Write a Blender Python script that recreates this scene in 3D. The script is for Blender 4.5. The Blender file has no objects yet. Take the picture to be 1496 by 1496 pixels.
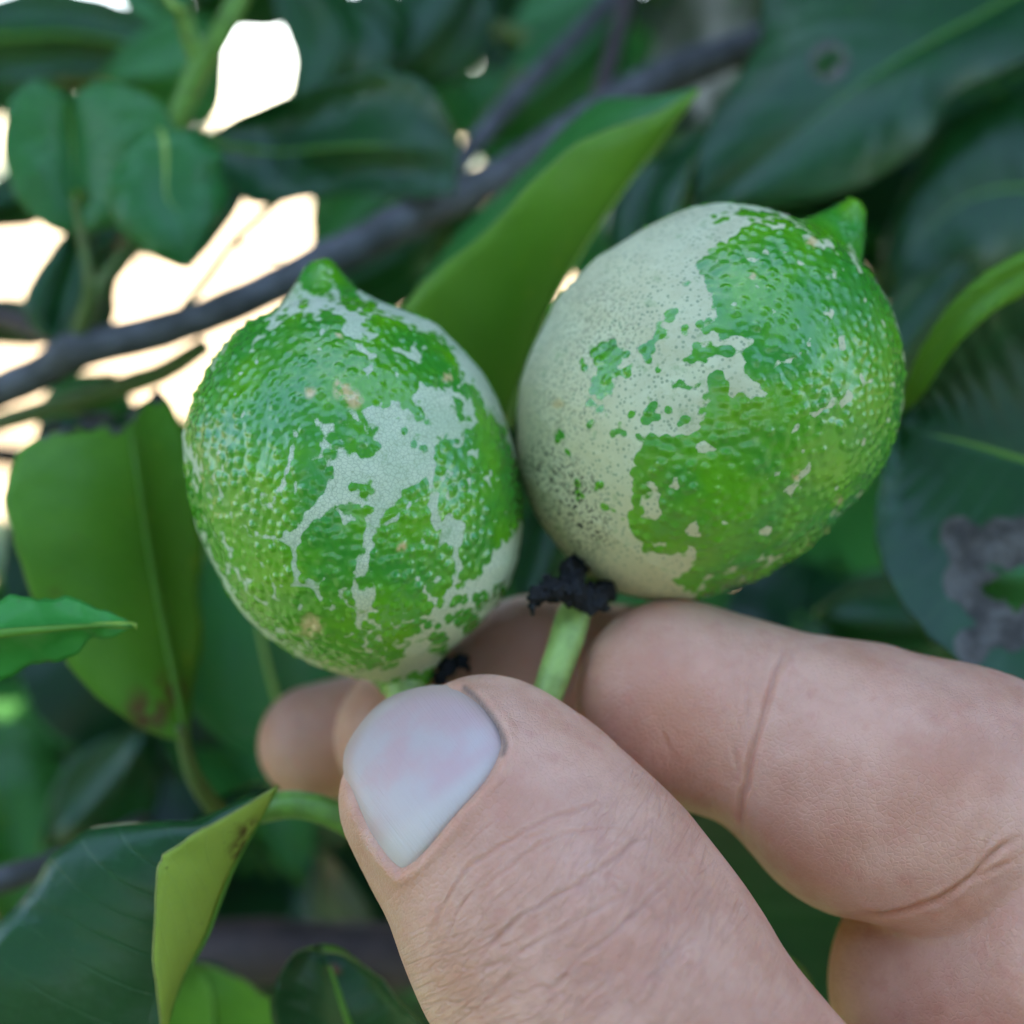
import bpy, math, random
import numpy as np
from mathutils import Vector, Matrix
from mathutils.kdtree import KDTree

random.seed(7)
rng = np.random.default_rng(7)
scene = bpy.context.scene

# ------------------------------------------------------------------ camera, sky, sun, exposure
CAM_POS = np.array([0.0, 0.0, 1.32])
PITCH = math.radians(20.0)
SUN_EL, SUN_AZ = math.radians(52), math.radians(-14)      # sun stands beyond the tree, a little to the left
cp, sp = math.cos(PITCH), math.sin(PITCH)

cam_d = bpy.data.cameras.new('camera')
cam_d.sensor_width = 36.0
cam_d.lens = 36.0
cam_d.clip_start = 0.005
cam_d.clip_end = 500.0
cam_d.dof.use_dof = True
cam_d.dof.focus_distance = 0.1005
cam_d.dof.aperture_fstop = 9.6
cam = bpy.data.objects.new('camera', cam_d)
scene.collection.objects.link(cam)
cam.location = CAM_POS
cam.rotation_euler = (math.radians(90) - PITCH, 0, 0)
scene.camera = cam

world = bpy.data.worlds.new('World')
scene.world = world
world.use_nodes = True
wn = world.node_tree.nodes
wl = world.node_tree.links
bg = wn['Background']
sky = wn.new('ShaderNodeTexSky')
sky.sky_type = 'NISHITA'
sky.sun_disc = False
sky.sun_elevation = SUN_EL
sky.sun_rotation = SUN_AZ
sky.air_density = 1.0
sky.dust_density = 1.4
sky.ozone_density = 1.0
wl.new(sky.outputs[0], bg.inputs[0])
bg.inputs[1].default_value = 0.14

sun_d = bpy.data.lights.new('sun', 'SUN')
sun_d.energy = 4.2
sun_d.angle = math.radians(0.53)
sun_d.color = (1.0, 0.93, 0.82)
sun = bpy.data.objects.new('sun', sun_d)
scene.collection.objects.link(sun)
sd = Vector((math.sin(SUN_AZ) * math.cos(SUN_EL), math.cos(SUN_AZ) * math.cos(SUN_EL), math.sin(SUN_EL)))
sun.rotation_euler = sd.to_track_quat('Z', 'Y').to_euler()
sun.location = (0, 3, 4)

scene.view_settings.view_transform = 'Standard'
scene.view_settings.look = 'None'
scene.view_settings.exposure = 2.85
scene.view_settings.gamma = 1.0
scene.view_settings.use_curve_mapping = False
scene.render.engine = 'CYCLES'
scene.cycles.use_denoising = True
scene.cycles.max_bounces = 5
scene.cycles.diffuse_bounces = 3
scene.cycles.glossy_bounces = 2
scene.cycles.transmission_bounces = 3
scene.cycles.use_adaptive_sampling = True
scene.cycles.adaptive_threshold = 0.025
scene.cycles.caustics_reflective = False
scene.cycles.caustics_refractive = False
scene.cycles.sample_clamp_indirect = 6.0

# ------------------------------------------------------------------ helpers
# Photo pixel (0..1496) + distance in mm  ->  point in the camera's frame in mm: x right, y away, z up
def C(px, py, d):
    return np.array([(px - 748) / 1496.0 * d, d, (748 - py) / 1496.0 * d])

def to_world(P):                                   # camera frame mm -> world metres
    P = np.asarray(P, float) * 0.001
    out = np.empty_like(P)
    out[..., 0] = P[..., 0]
    out[..., 1] = P[..., 1] * cp + P[..., 2] * sp
    out[..., 2] = -P[..., 1] * sp + P[..., 2] * cp
    return out + CAM_POS

def from_world(W):                                 # world metres -> camera frame mm
    P = (np.asarray(W, float) - CAM_POS) * 1000.0
    out = np.empty_like(P)
    out[..., 0] = P[..., 0]
    out[..., 1] = P[..., 1] * cp - P[..., 2] * sp
    out[..., 2] = P[..., 1] * sp + P[..., 2] * cp
    return out

def pix(P):                                        # camera frame mm -> photo pixels
    d = np.maximum(P[..., 1], 1e-3)
    return np.stack([748 + P[..., 0] / d * 1496, 748 - P[..., 2] / d * 1496], -1)

def link(o, parent=None):
    scene.collection.objects.link(o)
    if parent is not None:
        o.parent = parent
        o.matrix_parent_inverse = Matrix.Identity(4)
    return o

def tag(o, label=None, cat=None, group=None, kind=None):
    if label: o['label'] = label
    if cat: o['category'] = cat
    if group: o['group'] = group
    if kind: o['kind'] = kind
    return o

def empty(name, loc):
    o = bpy.data.objects.new(name, None)
    o.location = loc
    o.empty_display_size = 0.01
    return link(o)

def mesh_obj(name, W, faces, mats, parent=None, origin=None, smooth=True, attrs=None, fmat=None):
    """W: world coordinates in metres. origin: world point; parent: an Empty without rotation."""
    W = np.asarray(W, float)
    if origin is None:
        origin = np.array(parent.location) if parent is not None else W.mean(0)
    origin = np.asarray(origin, float)
    me = bpy.data.meshes.new(name)
    me.from_pydata((W - origin).tolist(), [], faces.tolist() if isinstance(faces, np.ndarray) else faces)
    for m in (mats if isinstance(mats, (list, tuple)) else [mats]):
        me.materials.append(m)
    if smooth:
        me.polygons.foreach_set('use_smooth', np.ones(len(me.polygons), bool))
    if fmat is not None:
        me.polygons.foreach_set('material_index', np.asarray(fmat, np.int32))
    for k, v in (attrs or {}).items():
        a = me.attributes.new(k, 'FLOAT', 'POINT')
        a.data.foreach_set('value', np.asarray(v, np.float32))
    me.update()
    o = bpy.data.objects.new(name, me)
    link(o, parent)
    if parent is not None:
        pw = np.zeros(3)
        p = parent
        while p is not None:
            pw += np.array(p.location)
            p = p.parent
        o.location = origin - pw
    else:
        o.location = origin
    return o

def hash3(i, j, k, seed):
    n = (i * 374761393 + j * 668265263 + k * 2147483647 + seed * 1274126177) & 0x7fffffff
    n = ((n ^ (n >> 13)) * 1274126177) & 0x7fffffff
    return ((n ^ (n >> 16)) & 0xffffff) / float(0xffffff)

def vnoise(P, freq, seed=0):                       # value noise 0..1
    Q = np.asarray(P, float) * freq
    F = np.floor(Q).astype(np.int64)
    f = Q - F
    f = f * f * (3 - 2 * f)
    r = 0
    for a in (0, 1):
        for b in (0, 1):
            for c in (0, 1):
                w = (f[..., 0] if a else 1 - f[..., 0]) * (f[..., 1] if b else 1 - f[..., 1]) * (f[..., 2] if c else 1 - f[..., 2])
                r = r + w * hash3(F[..., 0] + a, F[..., 1] + b, F[..., 2] + c, seed)
    return r

def fbm(P, freq, seed=0, oct=3):
    r, amp, tot = 0, 1.0, 0
    for o in range(oct):
        r = r + amp * vnoise(P, freq * 2 ** o, seed + o * 17)
        tot += amp
        amp *= .5
    return r / tot

def seg_dist(P, a, b):
    a = np.asarray(a, float); b = np.asarray(b, float)
    ab = b - a
    t = np.clip(((P - a) @ ab) / max(ab @ ab, 1e-9), 0, 1)
    return np.linalg.norm(P - (a + t[:, None] * ab), axis=1), t

def poly_sdf(P, poly):                             # >0 inside, in pixels
    poly = np.asarray(poly, float)
    n = len(poly)
    d = np.full(len(P), 1e9)
    ins = np.zeros(len(P), bool)
    for i in range(n):
        a, b = poly[i], poly[(i + 1) % n]
        d = np.minimum(d, seg_dist(P, a, b)[0])
        c = ((a[1] > P[:, 1]) != (b[1] > P[:, 1]))
        with np.errstate(divide='ignore', invalid='ignore'):
            xx = (b[0] - a[0]) * (P[:, 1] - a[1]) / (b[1] - a[1] + 1e-12) + a[0]
        ins ^= c & (P[:, 0] < xx)
    return np.where(ins, d, -d)

def line_sdf(P, pts, w):
    d = np.full(len(P), -1e9)
    n = len(pts)
    for i in range(n - 1):
        w0 = w if np.isscalar(w) else w[0] + (w[1] - w[0]) * i / (n - 1)
        w1 = w if np.isscalar(w) else w[0] + (w[1] - w[0]) * (i + 1) / (n - 1)
        q, t = seg_dist(P, pts[i], pts[i + 1])
        d = np.maximum(d, (w0 + (w1 - w0) * t) / 2 - q)
    return d

def crom(pts, n):                                  # Catmull-Rom through control points, n samples
    p = np.asarray(pts, float)
    p = np.vstack([2 * p[0] - p[1], p, 2 * p[-1] - p[-2]])
    m = len(p) - 3
    t = np.linspace(0, m, n)
    i = np.minimum(t.astype(int), m - 1)
    f = (t - i)[:, None]
    a, b, c, d = p[i], p[i + 1], p[i + 2], p[i + 3]
    return .5 * (2 * b + (c - a) * f + (2 * a - 5 * b + 4 * c - d) * f ** 2 + (3 * b - a - 3 * c + d) * f ** 3)

def sm(x, a, b):
    t = np.clip((x - a) / (b - a), 0, 1)
    return t * t * (3 - 2 * t)

# ------------------------------------------------------------------ implicit surfaces
def surface_nets(F, xs, ys, zs):
    ins = F < 0
    nx, ny, nz = F.shape
    s = np.zeros((nx - 1, ny - 1, nz - 1), np.int8)
    for a in (0, 1):
        for b in (0, 1):
            for c in (0, 1):
                s += ins[a:nx - 1 + a, b:ny - 1 + b, c:nz - 1 + c]
    act = (s > 0) & (s < 8)
    I, J, K = np.nonzero(act)
    idx = np.full(act.shape, -1, np.int64)
    idx[I, J, K] = np.arange(len(I))
    acc = np.zeros((len(I), 3)); cnt = np.zeros(len(I))
    G = (xs, ys, zs)
    for ax in range(3):
        for u in (0, 1):
            for v in (0, 1):
                o = [0, 0, 0]; o[(ax + 1) % 3] = u; o[(ax + 2) % 3] = v
                e = list(o); e[ax] = 1
                f0 = F[I + o[0], J + o[1], K + o[2]]; f1 = F[I + e[0], J + e[1], K + e[2]]
                m = (f0 < 0) != (f1 < 0)
                t = np.where(m, f0 / np.where(m, f0 - f1, 1), 0)
                p = np.stack([xs[I + o[0]], ys[J + o[1]], zs[K + o[2]]], -1).astype(float)
                q = np.stack([xs[I + e[0]], ys[J + e[1]], zs[K + e[2]]], -1)
                acc += np.where(m[:, None], p + (q - p) * t[:, None], 0)
                cnt += m
    V = acc / cnt[:, None]
    faces = []
    for ax in range(3):
        b, c = (ax + 1) % 3, (ax + 2) % 3
        sl0 = [slice(None)] * 3; sl1 = [slice(None)] * 3
        sl0[ax] = slice(0, -1); sl1[ax] = slice(1, None)
        ch = ins[tuple(sl0)] != ins[tuple(sl1)]
        pos = np.array(np.nonzero(ch)).T
        lim = [nx - 1, ny - 1, nz - 1]
        ok = (pos[:, b] > 0) & (pos[:, c] > 0) & (pos[:, b] < lim[b]) & (pos[:, c] < lim[c])
        pos = pos[ok]
        flip = ins[tuple(sl0)][tuple(pos.T)]
        qs = []
        for db, dc in ((1, 1), (0, 1), (0, 0), (1, 0)):
            p = pos.copy(); p[:, b] -= db; p[:, c] -= dc
            qs.append(idx[p[:, 0], p[:, 1], p[:, 2]])
        q = np.stack(qs, -1)
        q[~flip] = q[~flip][:, ::-1]
        faces.append(q)
    return V, np.vstack(faces)

class Field:
    def __init__(s, xs, ys, zs):
        s.xs, s.ys, s.zs = [np.asarray(a, np.float32) for a in (xs, ys, zs)]
        s.F = np.full((len(xs), len(ys), len(zs)), 30.0, np.float32)
    def cone(s, a, b, ra, rb, k=1.0, n=None, flat=1.0):
        """tapered capsule a-b, flattened by `flat` (>1 thinner) along n; smooth union of size k"""
        a = np.asarray(a, float); b = np.asarray(b, float)
        m = max(ra, rb) + k + 4
        lo = np.minimum(a, b) - m; hi = np.maximum(a, b) + m
        sl = tuple(slice(max(0, np.searchsorted(g, lo[i]) - 1), np.searchsorted(g, hi[i]) + 1) for i, g in enumerate((s.xs, s.ys, s.zs)))
        X = s.xs[sl[0]][:, None, None] - a[0]; Y = s.ys[sl[1]][None, :, None] - a[1]; Z = s.zs[sl[2]][None, None, :] - a[2]
        ab = b - a
        L2 = max(ab @ ab, 1e-9)
        t = np.clip((X * ab[0] + Y * ab[1] + Z * ab[2]) / L2, 0, 1)
        X = X - t * ab[0]; Y = Y - t * ab[1]; Z = Z - t * ab[2]
        q = X * X + Y * Y + Z * Z
        if n is not None and flat != 1.0:
            n = np.asarray(n, float); n = n / np.linalg.norm(n)
            h = X * n[0] + Y * n[1] + Z * n[2]
            q = q + h * h * (flat * flat - 1)
        d = (np.sqrt(q) - (ra + (rb - ra) * t)).astype(np.float32)
        f = s.F[sl]
        hh = np.clip(.5 + .5 * (f - d) / k, 0, 1)
        s.F[sl] = f + (d - f) * hh - k * hh * (1 - hh)
    def merge(s, o, k):
        hh = np.clip(.5 + .5 * (s.F - o.F) / k, 0, 1)
        s.F = s.F + (o.F - s.F) * hh - k * hh * (1 - hh)

def mesh_normals(V, Q):
    n = np.cross(V[Q[:, 2]] - V[Q[:, 0]], V[Q[:, 3]] - V[Q[:, 1]])
    N = np.zeros_like(V)
    for i in range(4):
        np.add.at(N, Q[:, i], n)
    return N / (np.linalg.norm(N, axis=1)[:, None] + 1e-12)

def subdivide(V, Q, levels=1):                     # Catmull-Clark through a modifier, back to arrays
    me = bpy.data.meshes.new('tmp')
    me.from_pydata(V.tolist(), [], Q.tolist())
    o = bpy.data.objects.new('tmp', me)
    scene.collection.objects.link(o)
    md = o.modifiers.new('s', 'SUBSURF'); md.levels = levels; md.render_levels = levels
    dg = bpy.context.evaluated_depsgraph_get()
    em = o.evaluated_get(dg).to_mesh()
    v = np.empty(len(em.vertices) * 3); em.vertices.foreach_get('co', v)
    q = np.empty(len(em.loops), np.int32); em.loops.foreach_get('vertex_index', q)
    v = v.reshape(-1, 3).copy(); q = q.reshape(-1, 4).copy()
    o.evaluated_get(dg).to_mesh_clear()
    bpy.data.objects.remove(o); bpy.data.meshes.remove(me)
    return v, q

def tube_arrays(pts, radii, n=14, seg=None, bump=0.0, seed=0):
    """swept tube in camera frame mm (pts px,py,d; radii mm)"""
    P = np.array([C(*p) for p in pts])
    seg = seg or max(12, 6 * len(P))
    P = crom(P, seg)
    R = np.interp(np.linspace(0, 1, seg), np.linspace(0, 1, len(radii)), radii)
    T = np.gradient(P, axis=0); T /= np.linalg.norm(T, axis=1)[:, None]
    up = np.array([0.1, -1, 0.2])
    U = np.cross(T, up); U /= np.linalg.norm(U, axis=1)[:, None]
    W = np.cross(T, U)
    a = np.arange(n) / n * 2 * math.pi
    V = P[:, None] + R[:, None, None] * (np.cos(a)[None, :, None] * U[:, None] + np.sin(a)[None, :, None] * W[:, None])
    if bump:
        nn = (fbm(V, .25 / max(R.mean(), .1) * 2, seed) - .5) * 2 * bump
        V = V + (V - P[:, None]) * nn[..., None]
    V = V.reshape(-1, 3)
    f = []
    for i in range(seg - 1):
        for j in range(n):
            f.append((i * n + j, i * n + (j + 1) % n, (i + 1) * n + (j + 1) % n, (i + 1) * n + j))
    V = np.vstack([V, P[0], P[-1]])
    c0, c1 = len(V) - 2, len(V) - 1
    for j in range(n):
        f.append((c0, (j + 1) % n, j))
        f.append((c1, (seg - 1) * n + j, (seg - 1) * n + (j + 1) % n))
    return V, f

# ------------------------------------------------------------------ materials
class NT:
    def __init__(s, name):
        s.m = bpy.data.materials.new(name); s.m.use_nodes = True
        s.t = s.m.node_tree; s.n = s.t.nodes; s.l = s.t.links
        s.p = s.n['Principled BSDF']; s.out = s.n['Material Output']
    def node(s, typ, ins=None, **kw):
        n = s.n.new(typ)
        for k, v in kw.items(): setattr(n, k, v)
        for k, v in (ins or {}).items(): s.set(n.inputs[k], v)
        return n
    def set(s, sock, v):
        if isinstance(v, bpy.types.NodeSocket): s.l.new(v, sock)
        elif hasattr(sock.default_value, '__len__') and len(sock.default_value) == 4 and len(v) == 3: sock.default_value = (*v, 1)
        else: sock.default_value = v
    def P(s, **kw):
        for k, v in kw.items(): s.set(s.p.inputs[k.replace('_', ' ')], v)
    def coord(s): return s.node('ShaderNodeTexCoord').outputs['Object']
    def attr(s, name): return s.node('ShaderNodeAttribute', attribute_name=name).outputs['Fac']
    def noise(s, scale, detail=3, rough=.5, vec=None, dist=0):
        return s.node('ShaderNodeTexNoise', {'Vector': vec or s.coord(), 'Scale': scale, 'Detail': detail, 'Roughness': rough, 'Distortion': dist}).outputs['Fac']
    def voro(s, scale, feature='F1', vec=None, out='Distance'):
        return s.node('ShaderNodeTexVoronoi', {'Vector': vec or s.coord(), 'Scale': scale}, feature=feature).outputs[out]
    def math(s, op, a, b=0.0, c=0.0):
        n = s.node('ShaderNodeMath', operation=op)
        for i, v in enumerate((a, b, c)): s.set(n.inputs[i], v)
        return n.outputs[0]
    def ramp(s, v, a, b, lo=0.0, hi=1.0):
        n = s.node('ShaderNodeMapRange', {'Value': v, 'From Min': a, 'From Max': b, 'To Min': lo, 'To Max': hi}, interpolation_type='SMOOTHSTEP')
        return n.outputs['Result']
    def mix(s, f, a, b):
        n = s.node('ShaderNodeMix', data_type='RGBA')
        s.set(n.inputs['Factor'], f); s.set(n.inputs['A'], a) if False else None
        s.set(n.inputs[6], a); s.set(n.inputs[7], b)
        return n.outputs[2]
    def mixf(s, f, a, b):
        n = s.node('ShaderNodeMix', data_type='FLOAT')
        s.set(n.inputs[0], f); s.set(n.inputs[2], a); s.set(n.inputs[3], b)
        return n.outputs[0]
    def bump(s, h, strength, dist, normal=None):
        d = {'Height': h, 'Strength': strength, 'Distance': dist}
        if normal is not None: d['Normal'] = normal
        return s.node('ShaderNodeBump', d).outputs[0]

def peel_material(name, green, green2, scar, scar2, crackle):
    t = NT(name)
    co = t.coord()
    edge = t.noise(1500, 4, .65, co)
    edge2 = t.noise(520, 5, .7, co)
    s_ = t.math('ADD', t.attr('scar'), t.math('MULTIPLY', t.math('SUBTRACT', edge, .5), 9.0))
    s_ = t.math('ADD', s_, t.math('MULTIPLY', t.math('SUBTRACT', edge2, .5), 7.0))
    s_ = t.math('ADD', s_, t.math('MULTIPLY', t.math('SUBTRACT', t.attr('gland'), .60), 11.0 if crackle else 14.0))
    s = t.ramp(s_, -1.8, 2.2)
    big = t.noise(130, 3, .55, co)
    fine = t.noise(2200, 2, .6, co)
    g = t.mix(t.ramp(big, .35, .65), green, green2)
    gl = t.voro(1100, 'F1', co)
    g = t.mix(t.ramp(gl, .0, .35, .35, 0), g, (green2[0] * 1.25, green2[1] * 1.15, green2[2]))
    g = t.mix(t.attr('yellow'), g, (.22, .40, .008))
    crack = t.voro(2300, 'DISTANCE_TO_EDGE', co)
    crk = t.ramp(crack, .0, .11, .5 if crackle else .0, 0)
    pit = t.ramp(t.voro(1700, 'F1', co), .16, .40, .0 if crackle else .75, 0)
    crk = t.math('MAXIMUM', crk, t.math('MULTIPLY', pit, t.ramp(t.noise(240, 3, .6, co), .25, .55)))
    sc = t.mix(t.ramp(t.noise(170, 4, .6, co), .35, .68), scar, scar2)
    sc = t.mix(t.math('MULTIPLY', t.ramp(fine, .5, .75), .35), sc, (scar2[0] * .6, scar2[1] * .66, scar2[2] * .5))
    sc = t.mix(t.attr('beige'), sc, (.62, .57, .31))
    sc = t.mix(crk, sc, (.20, .27, .15))
    thin = t.ramp(t.noise(420, 4, .6, co), .58, .72, 0, .45)
    sc = t.mix(thin, sc, (.19, .33, .12))
    col = t.mix(s, g, sc)
    col = t.mix(t.math('MULTIPLY', t.attr('tan'), t.ramp(t.noise(900, 3, .6, co), .3, .55)), col, (.62, .46, .20))
    dots = t.ramp(t.noise(2400, 2, .6, co), .53, .60)
    col = t.mix(t.math('MULTIPLY', t.attr('soot'), dots), col, (.012, .014, .010))
    t.P(Base_Color=col, Roughness=t.mixf(s, .20, .60))
    t.P(Specular_IOR_Level=t.mixf(s, .62, .30), Coat_Weight=t.mixf(s, .35, 0.0), Coat_Roughness=.16)
    h = t.math('ADD', t.ramp(gl, .0, .55, .2, 0), t.math('MULTIPLY', fine, .6))
    t.P(Normal=t.bump(h, .35, .00016))
    return t.m

def leaf_material(name, col, col2, rough=.38, transl=.25, vein=(.12, .22, .06), spec=.5, bumpk=.5, simple=False):
    t = NT(name)
    co = t.coord()
    if simple:
        rnd = t.node('ShaderNodeObjectInfo').outputs['Random']
        av = t.math('ABSOLUTE', t.attr('v'))
        c = t.mix(t.ramp(t.noise(40, 2, .5, co), .35, .65), col, col2)
        c = t.mix(t.math('MULTIPLY', rnd, .4), c, (col2[0] * 1.6, col2[1] * 1.15, col2[2] * .8))
        c = t.mix(t.ramp(av, .0, .08, .7, 0), c, vein)
        t.P(Base_Color=c, Roughness=rough, Specular_IOR_Level=spec)
        tr = t.node('ShaderNodeBsdfTranslucent', {'Color': t.mix(.5, c, (.18, .40, .02))})
        mx = t.node('ShaderNodeMixShader', {'Fac': transl})
        t.l.new(t.p.outputs[0], mx.inputs[1]); t.l.new(tr.outputs[0], mx.inputs[2])
        t.l.new(mx.outputs[0], t.out.inputs['Surface'])
        return t.m
    u, v = t.attr('u'), t.attr('v')
    av = t.math('ABSOLUTE', v)
    ph = t.math('SUBTRACT', t.math('MULTIPLY', u, 11.0), t.math('MULTIPLY', av, 2.6))
    ph = t.math('ADD', ph, t.math('MULTIPLY', t.noise(45, 2, .5, co), .9))
    fr = t.math('ABSOLUTE', t.math('SUBTRACT', t.math('FRACT', ph), .5))
    lat = t.ramp(fr, 0, .055, 1, 0)
    mid = t.ramp(av, .0, .045, 1, 0)
    net = t.ramp(t.voro(520, 'DISTANCE_TO_EDGE', co), 0, .10, .35, 0)
    vm = t.math('MAXIMUM', t.math('MULTIPLY', lat, t.ramp(t.noise(35, 2, .5, co), .35, .7, .12, .6)), mid)
    rnd = t.node('ShaderNodeObjectInfo').outputs['Random']
    c = t.mix(t.ramp(t.noise(60, 4, .6, co), .3, .7), col, col2)
    c = t.mix(t.math('MULTIPLY', rnd, .35), c, (col2[0] * 1.5, col2[1] * 1.1, col2[2] * .8))
    c = t.mix(t.math('MULTIPLY', vm, .6), c, vein)
    c = t.mix(t.math('MULTIPLY', net, .35), c, (vein[0] * .8, vein[1] * .8, vein[2] * .8))
    specks = t.ramp(t.noise(900, 2, .5, co), .70, .76)
    c = t.mix(t.math('MULTIPLY', specks, .35), c, (.10, .13, .05))
    blem = t.math('MULTIPLY', t.ramp(t.noise(75, 5, .7, co), .60, .70), .5)
    c = t.mix(blem, c, (col2[0] * 2.2 + .02, col2[1] * 1.25, col2[2] * .9))
    nec = t.attr('necro')
    nn = t.ramp(t.math('ADD', nec, t.math('MULTIPLY', t.math('SUBTRACT', t.noise(240, 6, .7, co), .5), 1.2)), .40, .56)
    grey = t.mix(t.ramp(t.noise(230, 6, .7, co), .35, .65), (.045, .038, .032), (.16, .15, .13))
    c = t.mix(nn, c, grey)
    rust = t.attr('rust')
    c = t.mix(t.math('MULTIPLY', rust, t.ramp(t.noise(350, 4, .6, co), .4, .55)), c, (.16, .07, .025))
    h = t.math('ADD', t.math('MULTIPLY', vm, -.6), t.math('MULTIPLY', t.noise(160, 3, .6, co), 1.0))
    b = t.bump(h, bumpk, .0004)
    t.P(Base_Color=c, Roughness=t.mixf(nn, rough, .7), Specular_IOR_Level=spec, Normal=b)
    if transl:
        tr = t.node('ShaderNodeBsdfTranslucent', {'Color': t.mix(.5, c, (.18, .40, .02)), 'Normal': b})
        mx = t.node('ShaderNodeMixShader', {'Fac': transl})
        t.l.new(t.p.outputs[0], mx.inputs[1]); t.l.new(tr.outputs[0], mx.inputs[2])
        t.l.new(mx.outputs[0], t.out.inputs['Surface'])
    return t.m

def bark_material(name, a, b, scale=160):
    t = NT(name)
    co = t.coord()
    n1 = t.noise(scale, 5, .65, co)
    n2 = t.noise(scale * 5, 4, .6, co)
    c = t.mix(t.ramp(n1, .35, .65), a, b)
    c = t.mix(t.ramp(n2, .55, .7, 0, .5), c, (a[0] * .5, a[1] * .5, a[2] * .5))
    t.P(Base_Color=c, Roughness=.62, Specular_IOR_Level=.4, Normal=t.bump(t.math('ADD', n1, t.math('MULTIPLY', n2, .5)), .6, .0008))
    return t.m

def skin_material():
    t = NT('skin')
    co = t.coord()
    wv = t.node('ShaderNodeCombineXYZ', {'X': t.attr('wa'), 'Y': t.attr('wb'), 'Z': 0.0}).outputs[0]
    def lines(scale, a, b):
        n = t.noise(scale, 2, .45, wv, .35)
        return t.ramp(t.math('ABSOLUTE', t.math('SUBTRACT', n, .5)), a, b, 1, 0)
    wr = t.math('MULTIPLY', t.math('MAXIMUM', lines(1.0, 0, .045), t.math('MULTIPLY', lines(2.3, 0, .07), .5)), t.attr('kn'))
    n1 = t.noise(95, 4, .6, co)
    n2 = t.noise(420, 3, .6, co)
    c = t.mix(t.ramp(n1, .3, .7), (.56, .255, .155), (.71, .385, .265))
    c = t.mix(t.ramp(n2, .50, .72, 0, .40), c, (.58, .23, .155))
    c = t.mix(t.math('MULTIPLY', t.attr('red'), .8), c, (.56, .205, .10))
    c = t.mix(t.math('MULTIPLY', t.attr('dirt'), .85), c, (.10, .055, .045))
    c = t.mix(t.math('MULTIPLY', t.attr('pale'), .5), c, (.70, .52, .42))
    cell = t.voro(1700, 'DISTANCE_TO_EDGE', co)
    cell2 = t.voro(800, 'DISTANCE_TO_EDGE', co)
    fine = t.noise(5200, 2, .5, co)
    pore = t.ramp(t.noise(1500, 2, .5, co), .64, .74)
    c = t.mix(t.math('MULTIPLY', pore, .14), c, (.40, .20, .15))
    h = t.math('ADD', t.math('MULTIPLY', t.ramp(cell, 0, .16), .5), t.math('MULTIPLY', t.ramp(cell2, 0, .12), .22))
    h = t.math('ADD', h, t.math('MULTIPLY', fine, .4))
    h = t.math('SUBTRACT', h, t.math('MULTIPLY', wr, 2.0))
    c = t.mix(t.math('MULTIPLY', wr, .34), c, (.42, .19, .13))
    b = t.bump(h, .55, .00013)
    t.P(Base_Color=c, Roughness=t.ramp(n2, .3, .7, .36, .48), Specular_IOR_Level=.42, Subsurface_Weight=.45,
        Subsurface_Radius=(1.0, .38, .20), Subsurface_Scale=.0015, Normal=b)
    return t.m

def nail_material():
    t = NT('nail')
    co = t.coord()
    u, v = t.attr('u'), t.attr('v')
    ridge = t.node('ShaderNodeTexNoise', {'Vector': t.node('ShaderNodeCombineXYZ', {'X': t.math('MULTIPLY', v, 46.0), 'Y': t.math('MULTIPLY', u, 1.6), 'Z': 0.0}).outputs[0], 'Scale': 1.0, 'Detail': 2}).outputs['Fac']
    c = t.mix(t.ramp(t.noise(190, 3, .5, co), .35, .65), (.54, .43, .40), (.56, .37, .35))
    c = t.mix(t.ramp(u, .66, .80), c, (.58, .48, .43))            # pale half moon by the fold
    c = t.mix(t.ramp(u, .10, .0), c, (.70, .66, .58))             # free edge
    c = t.mix(t.attr('rim'), c, (.50, .34, .27))
    c = t.mix(t.math('MULTIPLY', t.attr('dirt'), .9), c, (.06, .035, .03))
    t.P(Base_Color=c, Roughness=.40, Specular_IOR_Level=.42, Subsurface_Weight=.35, Subsurface_Radius=(1, .5, .4), Subsurface_Scale=.0012,
        Coat_Weight=.08, Coat_Roughness=.3, Normal=t.bump(ridge, .55, .00012))
    return t.m

def ground_material(kind):
    t = NT(kind)
    co = t.coord()
    a = t.noise(1.3, 6, .6, co); b = t.noise(28, 5, .65, co)
    if kind == 'path':
        c = t.mix(t.ramp(a, .35, .65), (.40, .28, .15), (.36, .25, .13))
        c = t.mix(t.ramp(b, .5, .68, 0, .5), c, (.34, .25, .14))
    else:
        c = t.mix(t.ramp(a, .35, .65), (.045, .075, .022), (.07, .075, .035))
        c = t.mix(t.ramp(b, .5, .68, 0, .6), c, (.03, .05, .015))
    t.P(Base_Color=c, Roughness=.95, Normal=t.bump(b, .6, .02))
    return t.m

def plain(name, col, rough=.6, spec=.4):
    t = NT(name)
    n = t.noise(500, 4, .6)
    t.P(Base_Color=t.mix(t.ramp(n, .35, .65), col, tuple(c * .7 for c in col)), Roughness=rough, Specular_IOR_Level=spec, Normal=t.bump(n, .4, .0004))
    return t.m

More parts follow.
